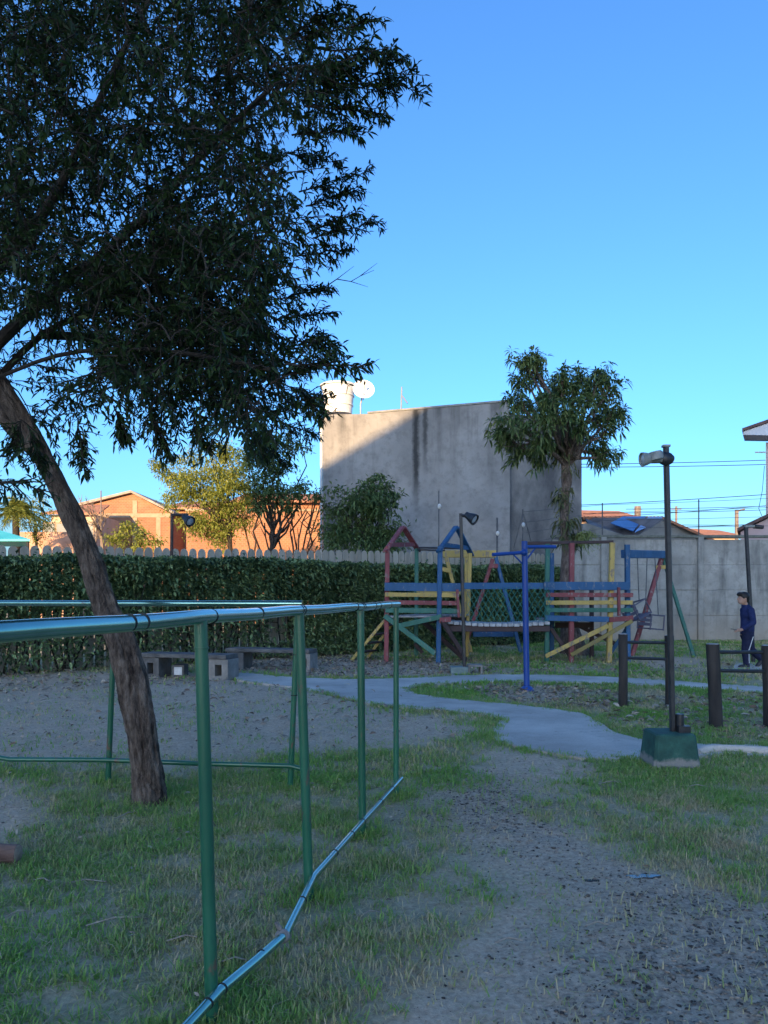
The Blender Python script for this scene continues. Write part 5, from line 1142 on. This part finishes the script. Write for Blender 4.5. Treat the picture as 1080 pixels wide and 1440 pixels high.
    for yy, nm in ((y0 - .0, 'rope_net'),):
        mb = MB(); zt_, zl = 1.4 + 8 * d / F, zb + .02; x0_, x1_ = P(655, 0, d).x, P(773, 0, d).x; H = zt_ - zl; pitch = .115; run = H * .62
        kk = int((x1_ - x0_ + run) / pitch) + 1
        for k in range(kk):
            for sgn in (1, -1):
                xs = (x0_ - run + k * pitch) if sgn > 0 else (x0_ + k * pitch); pts = []
                for f in np.linspace(0, 1, 7):
                    x = xs + sgn * run * f; 
                    if x0_ - .01 <= x <= x1_ + .01: pts.append(Vector((x, yy + .012 * sgn, zl + H * f)))
                if len(pts) > 1: mb.tube(pts, .005, 4, False)
        part(nm, mb, rope, t)
    # right tower
    post(770, 765, 768.5, d, .09, GRN); post(804, 764, 803, d - .05, .1, RED); post(861, 763, 856, d - .06, .10, YEL); post(882, 766, 883, d + .0, .095, BLUE)
    post(776, 778, 776, db - .3, .085, BLUE); post(832, 826, 832, db - .2, .085, BRN)
    plank(742, 764, 862, 762, .08, .06, BRN, d + .045, d + .045, 'top_beam')
    for v, mat, u1 in ((836.5, RED, 890), (847.5, YEL, 890), (858, GRN, 890)): plank(768, v, u1, v + (.3 if mat is RED else -.2), .04, .085, mat, d - .14)
    plank(767, 869, 856, 871, .045, .11, BLUE, d - .14, d - .14, 'beam'); plank(856.5, 871.5, 890, 869, .045, .10, RED, d - .14, d - .1, 'beam'); plank(870, 826, 870.5, 866, .05, .075, RED, d - .21)
    for k in range(7):
        z = 1.4 - 38 * d / F; y = d - .02 + k * .17; bm_part('deck_board', (P(768, 0, d).x, y, z), (P(884, 0, d).x, y, z + random.uniform(-.008, .008)), .155, .035, DECK, t)
    plank(767, 923, 855, 880, .045, .085, YEL, d - .2, d - .2, 'brace'); plank(803, 921, 889, 873, .045, .08, OLIVE, d - .12, d - .12, 'brace')
    plank(775, 884, 801, 922, .05, .075, BRN, d + .1, d + .1, 'brace'); plank(806, 876, 866, 906, .06, .085, BRN, db - .2, db - .3, 'brace'); plank(855, 924, 884, 880, .05, .07, BLUE, d + .3, d + .1, 'brace')
    plank(781, 879, 830, 879, .06, .12, BRN, db - .25, db - .25, 'beam')
play()

def swings():
    # rear swing frame behind the bridge
    d = 18.0
    t = thing('swing_set', 'yellow red and blue swing frame behind the rope bridge', 'swing set', (P(665, 0, d).x, d, 0), 'wooden swing frames')
    bm_part('top_beam', P(619, 779, d), P(697, 779, d), .1, .17, YEL, t)
    for u0, v0, u1, dd, mat in ((627, 782, 664, d - .1, YEL), (656, 784, 655, d + .3, YEL), (693, 786, 650, d + .1, RED), (697, 783, 734, d - .15, BLUE)):
        bm_part('leg', P(u0, v0, d), (P(u1, 0, dd).x, dd, -.08), .085, .085, mat, t, up=(0, 1, 0))
    bm_part('cross_brace', P(621, 800, d - .06), P(634, 803, d - .06), .06, .1, YEL, t); bm_part('cross_brace', P(688, 796, d - .06), P(700, 796, d - .06), .06, .1, RED, t); bm_part('ground_beam', P(665, 892, d + .3), P(722, 892, d + .3), .09, .12, BLUE, t)
    # swing frame right of the right tower
    d0, d1 = 15.75, 17.6
    t = thing('swing_set', 'swing frame with red and green legs right of the right play tower', 'swing set', (P(930, 0, 16.8).x, 16.8, 0), 'wooden swing frames')
    a, b_ = P(876, 779, d0), P(938, 780, d1); bm_part('top_beam', a, b_, .09, .17, BLUE, t)
    bm_part('leg', P(930, 786, d1 - .05), (P(887, 0, d1 - .5).x, d1 - .5, -.08), .095, .095, RED, t, up=(0, 1, 0)); bm_part('leg', P(933, 786, d1 + .05), (P(977, 0, 17.0).x, 17.0, -.08), .075, .075, GRN, t, up=(0, 1, 0))
    bm_part('cross_brace', P(922, 798, d1 - .1), P(944, 797, d1 - .1), .06, .09, YEL, t)
    ch = nmat('chain_steel', (.06, .065, .075), (.12, .12, .13), 20, .5, 0, metal=.6); sw = paint('swing_wood', (.09, .085, .12), wear=(.2, .17, .16), rough=.7)
    def seat(label, beam_f, u, v, dd, tilt):
        c = P(u, v, dd); t = thing('baby_swing', label, 'swing', (c.x, c.y, c.z)); w2 = .2
        h0 = a.lerp(b_, beam_f) + Vector((0, 0, -.085)); h1 = a.lerp(b_, beam_f + .18) + Vector((0, 0, -.085))
        M = Matrix.Rotation(tilt, 3, 'Y') @ Matrix.Rotation(.5, 3, 'Z'); q = lambda x, y, z: c + M @ Vector((x, y, z))
        for k in range(4): bm_part('seat_slat', q(-.2, -.15 + k * .1, 0), q(.2, -.15 + k * .1, 0), .08, .025, sw, t)
        for k in range(3): bm_part('back_slat', q(-.2, .17, .09 + k * .09), q(.2, .17, .09 + k * .09), .022, .07, sw, t)
        for x in (-.2, .2): bm_part('side_bar', q(x, -.18, .3), q(x, .18, .3), .025, .03, sw, t); bm_part('side_post', q(x, -.17, -.02), q(x, -.17, .31), .025, .025, sw, t); bm_part('side_post', q(x, .19, -.02), q(x, .19, .31), .025, .025, sw, t)
        bm_part('front_bar', q(-.2, -.17, .3), q(.2, -.17, .3), .022, .022, sw, t)
        tb_part('chain', [h0, q(-.2, 0, .3)], .011, ch, t, 5); tb_part('chain', [h1, q(.2, 0, .3)], .011, ch, t, 5)
    seat('weathered wooden baby swing hanging lower on chains right of the tower', .52, 915, 884, 16.7, .08); seat('tilted wooden baby swing hanging close beside the blue post', .12, 899, 868, 16.1, -.45)
swings()

# ------------------------------------------------------------------ walking boy
def boy():
    d = 14.3; O = Vector((P(1050, 0, d).x, d, 0)); s = 1.0
    t = thing('person', 'boy in a navy tracksuit walking left, looking at something in his hand', 'person', O)
    skin = nmat('skin', (.36, .20, .14), (.44, .26, .19), 20, .6, 0); navy = nmat('navy_jacket', (.008, .014, .06), (.016, .026, .095), 14, .85, .3, 40, .01); trs = nmat('navy_trousers', (.007, .009, .03), (.014, .018, .05), 14, .85, .3, 40, .01)
    white = nmat('white_stripe', (.5, .5, .5), (.6, .6, .6), 10, .8, 0); hairm = nmat('dark_hair', (.006, .005, .005), (.02, .016, .014), 60, .5, .5, 120, .005); shoe = nmat('dark_shoe', (.015, .015, .02), (.05, .05, .06), 20, .6, 0); eye = nmat('eye_dark', (.01, .008, .008), (.015, .012, .01), 5, .3, 0)
    W = lambda x, y, z: O + Vector((x, y, z))
    def solid(name, mb, mat, parent, vox):
        o = part(name, mb, mat, parent, smooth=True); r = o.modifiers.new('remesh', 'REMESH'); r.mode = 'VOXEL'; r.voxel_size = vox; r.use_smooth_shade = True
        k = o.modifiers.new('smooth', 'SMOOTH'); k.iterations = 4; k.factor = .5; return o
    # body: one continuous figure (mostly under the clothes)
    mb = MB()
    hd = W(-.065, 0, 1.30); mb.ell(hd, (.092, .076, .112), 18, 14); mb.ell(hd + Vector((-.045, 0, -.055)), (.05, .055, .055), 12, 10)
    mb.tube([hd + Vector((-.085, 0, .012)), hd + Vector((-.108, 0, -.018)), hd + Vector((-.088, 0, -.03))], [.008, .015, .012], 8)
    mb.ell(hd + Vector((-.09, 0, -.057)), (.012, .022, .012), 8, 6)
    for y in (-.076, .076): mb.ell(hd + Vector((.012, y, -.005)), (.02, .012, .03), 8, 6)
    mb.tube([W(-.045, 0, 1.24), W(-.02, 0, 1.17), W(.0, 0, 1.10)], [.046, .048, .06], 12)
    mb.tube([W(.0, 0, 1.12), W(.01, 0, 1.0), W(.01, 0, .85), W(.0, 0, .72), W(.005, 0, .62)], [.09, .11, .10, .10, .11], 14)
    ARM_N = [W(.01, -.15, 1.075), W(.035, -.185, .86), W(-.155, -.14, .725)]; ARM_F = [W(.01, .15, 1.075), W(.07, .185, .84), W(.11, .17, .60)]
    mb.tube([W(.01, .15, 1.075), W(.01, 0, 1.09), W(.01, -.15, 1.075)], .05, 10)
    for A in (ARM_N, ARM_F): mb.tube([A[0], A[1]], [.045, .036], 10); mb.tube([A[1], A[2]], [.036, .026], 10)
    def hand(w_, dv, down):
        dv = Vector(dv).normalized(); sd = dv.cross(Vector(down)).normalized(); dn = Vector(down).normalized()
        pc = w_ + dv * .045; mb.tube([w_, w_ + dv * .025, w_ + dv * .08], [.024, .032, .03], 10)
        for k, (o_, L) in enumerate(((-.027, .055), (-.009, .065), (.009, .062), (.026, .05))):
            a0 = w_ + dv * .075 + sd * o_; a1 = a0 + dv * L * .5 + dn * .008; mb.tube([a0, a1, a1 + dv * L * .3 + dn * L * .45], [.0095, .009, .0075], 7)
        a0 = w_ + dv * .03 + sd * -.03; mb.tube([a0, a0 + sd * -.02 + dv * .025, a0 + sd * -.014 + dv * .055 + dn * .012], [.012, .0105, .008], 7)
    hand(ARM_N[2], (-1, .1, -.12), (0, .3, -1)); hand(ARM_F[2], (.15, 0, -1), (-1, 0, 0))
    LEG_N = [W(0, -.075, .64), W(-.06, -.08, .345), W(-.035, -.08, .075)]; LEG_F = [W(.01, .075, .64), W(.115, .08, .345), W(.315, .08, .165)]
    for A in (LEG_N, LEG_F): mb.tube([A[0], A[1]], [.075, .05], 12); mb.tube([A[1], A[2]], [.05, .034], 12)
    mb.tube([LEG_N[2], W(-.045, -.08, .03), W(-.135, -.08, .03)], [.034, .03, .025], 8); mb.tube([LEG_F[2], W(.30, .08, .10), W(.245, .08, .04)], [.033, .03, .025], 8)
    body = solid('body', mb, skin, t, .0085)
    for y in (-.028, .028): part('eye', MB().ell(hd + Vector((-.088, y, .008)), (.007, .013, .007), 8, 6), eye, body, True)
    # hair
    mb = MB(); mb.ell(hd + Vector((.018, 0, .03)), (.1, .088, .098), 18, 12); mb.ell(hd + Vector((-.05, 0, .085)), (.062, .07, .036), 14, 10); mb.ell(hd + Vector((.06, 0, -.02)), (.05, .066, .07), 12, 10); mb.ell(hd + Vector((-.09, .0, .068)), (.03, .055, .022), 10, 8)
    solid('hair', mb, hairm, t, .012)
    # jacket
    mb = MB(); prof = [(W(-.012, 0, 1.165), .066), (W(.0, 0, 1.12), .10), (W(.012, 0, 1.03), .128), (W(.02, 0, .92), .125), (W(.015, 0, .8), .122), (W(.01, 0, .69), .125), (W(.01, 0, .645), .118)]
    mb.tube([p for p, _ in prof], [r for _, r in prof], 18); mb.ell(W(.015, 0, 1.0), (.115, .165, .16), 16, 12); mb.ell(W(.012, 0, .74), (.118, .15, .115), 16, 12)
    for A, rr in ((ARM_N, (.066, .056, .042)), (ARM_F, (.066, .056, .044))): mb.ell(A[0], (.07, .06, .07), 10, 8); mb.tube([A[0], A[0].lerp(A[1], .5), A[1]], [rr[0], rr[0] * .95, rr[1]], 12); mb.ell(A[1], (rr[1],) * 3, 10, 8); mb.tube([A[1], A[1].lerp(A[2], .93)], [rr[1], rr[2]], 12)
    solid('jacket', mb, navy, t, .012)
    part('collar', MB().tube([W(-.022, 0, 1.135), W(-.026, 0, 1.185)], [.074, .068], 16, False), navy, t, True)
    # trousers
    mb = MB(); mb.ell(W(.01, 0, .655), (.118, .145, .10), 16, 12)
    for A in (LEG_N, LEG_F): mb.tube([A[0], A[0].lerp(A[1], .5), A[1]], [.105, .092, .075], 14); mb.ell(A[1], (.075, .075, .075), 12, 8); mb.tube([A[1], A[1].lerp(A[2], .5), A[2]], [.075, .068, .06], 14)
    solid('trousers', mb, trs, t, .013)
    for A in (LEG_N,):
        o_ = Vector((.045, -.086, 0)); o2 = Vector((.03, -.066, 0)); part('side_stripe', MB().beam(A[0] + o_ + Vector((-.0, 0, -.04)), A[1] + o2, .016, .012, up=(0, 1, 0)), white, t); part('side_stripe', MB().beam(A[1] + o2, A[2] + Vector((.02, -.052, .03)), .014, .012, up=(0, 1, 0)), white, t)
    def shoe_(an, dv):
        dv = Vector(dv).normalized(); mb = MB(); up = Vector((0, 0, 1)); side = Vector((0, 1, 0)); nrm_ = side.cross(dv)
        R_ = Matrix((dv, side, nrm_)).transposed(); mb.ell(an + dv * .05 - nrm_ * .0, (.115, .045, .04), 14, 8, R_); mb.ell(an - dv * .015 + nrm_ * .015, (.05, .043, .045), 12, 8, R_); solid('shoe', mb, shoe, t, .011)
    shoe_(W(-.04, -.08, .042), (-1, 0, 0)); shoe_(W(.302, .08, .115), (-.68, 0, -.73))
    ph = ARM_N[2] + Vector((-.10, .012, -.0))
    g = thing('phone', 'small dark phone held in the walking boy\'s hand', 'phone', ph); part('case', MB().beam(ph + Vector((-.075, .02, .012)), ph + Vector((.01, .02, .0)), .065, .011, bev=.003), BLACKM, g); part('screen', MB().beam(ph + Vector((-.071, .02, .0185)), ph + Vector((.006, .02, .0075)), .056, .002, bev=.0005), GLASS, g)
boy()

# ------------------------------------------------------------------ small things on the ground
def bits():
    d = 3.98; a = P(-60, 1203, d); b_ = P(25, 1207, d); a.z = b_.z = .052
    t = thing('cut_log', 'short cut log lying in the grass at the left edge', 'log', (a + b_) / 2)
    lg = nmat('reddish_log_bark', (.09, .05, .04), (.19, .12, .095), 14, .9, .7, 40, .02, stretch=(.3, 1, 1)); mb = MB().tube([a, a.lerp(b_, .4) + Vector((0, 0, .004)), a.lerp(b_, .8), b_], [.056, .054, .05, .048], 18); part('bark', mb, lg, t, True)
    part('cut_end', MB().lathe(b_ + Vector((.001, 0, 0)), [(.046, 0), (.04, .004), (.004, .006)], 16, (1, -.06, 0)), nmat('log_cut_end', (.26, .17, .12), (.36, .26, .19), 25, .9, .3), t, True)
    pud, nt, b = new_mat('puddle_water'); b.inputs['Base Color'].default_value = (.05, .05, .05, 1); b.inputs['Roughness'].default_value = .04; b.inputs['Specular IOR Level'].default_value = .8; b.inputs['IOR'].default_value = 1.4
    for (u, v, rx, ry, nm) in ((904, 1237, .062, .028, 1), (834, 1239, .03, .018, 2)):
        c = G(u, v); z = float(gz(c.x, c.y)); pts = []
        for k in range(28):
            q = 2 * math.pi * k / 28; rr = 1 + .35 * math.sin(2 * q + nm) + .2 * math.sin(5 * q); pts.append((c.x + rx * rr * math.cos(q), c.y + ry * rr * math.sin(q), z + .005))
        o = part('puddle', MB().prism(pts, (0, 0, -.02)), pud); o['kind'] = 'structure'
    # short twigs and straws
    rng = np.random.default_rng(77); bark = nmat('pale_twig', (.2, .165, .13), (.36, .31, .25), 20, .9, 0); mb = MB()
    for (u, v, L, a_) in ((180,1151,.16,.9),(120,1245,.2,.1),(60,1243,.12,-.3),(160,1305,.22,.4),(545,1140,.12,.6),(625,1350,.12,1.4),(520,1290,.1,.5),(980,1110,.15,.1),(760,1265,.1,.4),(715,1330,.12,.2),(330,1360,.12,.1),(25,1290,.1,.6),(260,1330,.14,.2),(840,1310,.1,.1),(860,1105,.2,.15)):
        c = G(u, v); c.z = float(gz(c.x, c.y)) + .016; dv = Vector((math.cos(a_), math.sin(a_), 0)) * L / 2; mb.tube([c - dv, c + Vector((0, .01, .012)), c + dv], [.003, .004, .002], 5)
    o = part('fallen_twigs', mb, bark); tag(o, 'thin pale twigs scattered on grass and dirt', 'twigs'); o['kind'] = 'stuff'
bits()
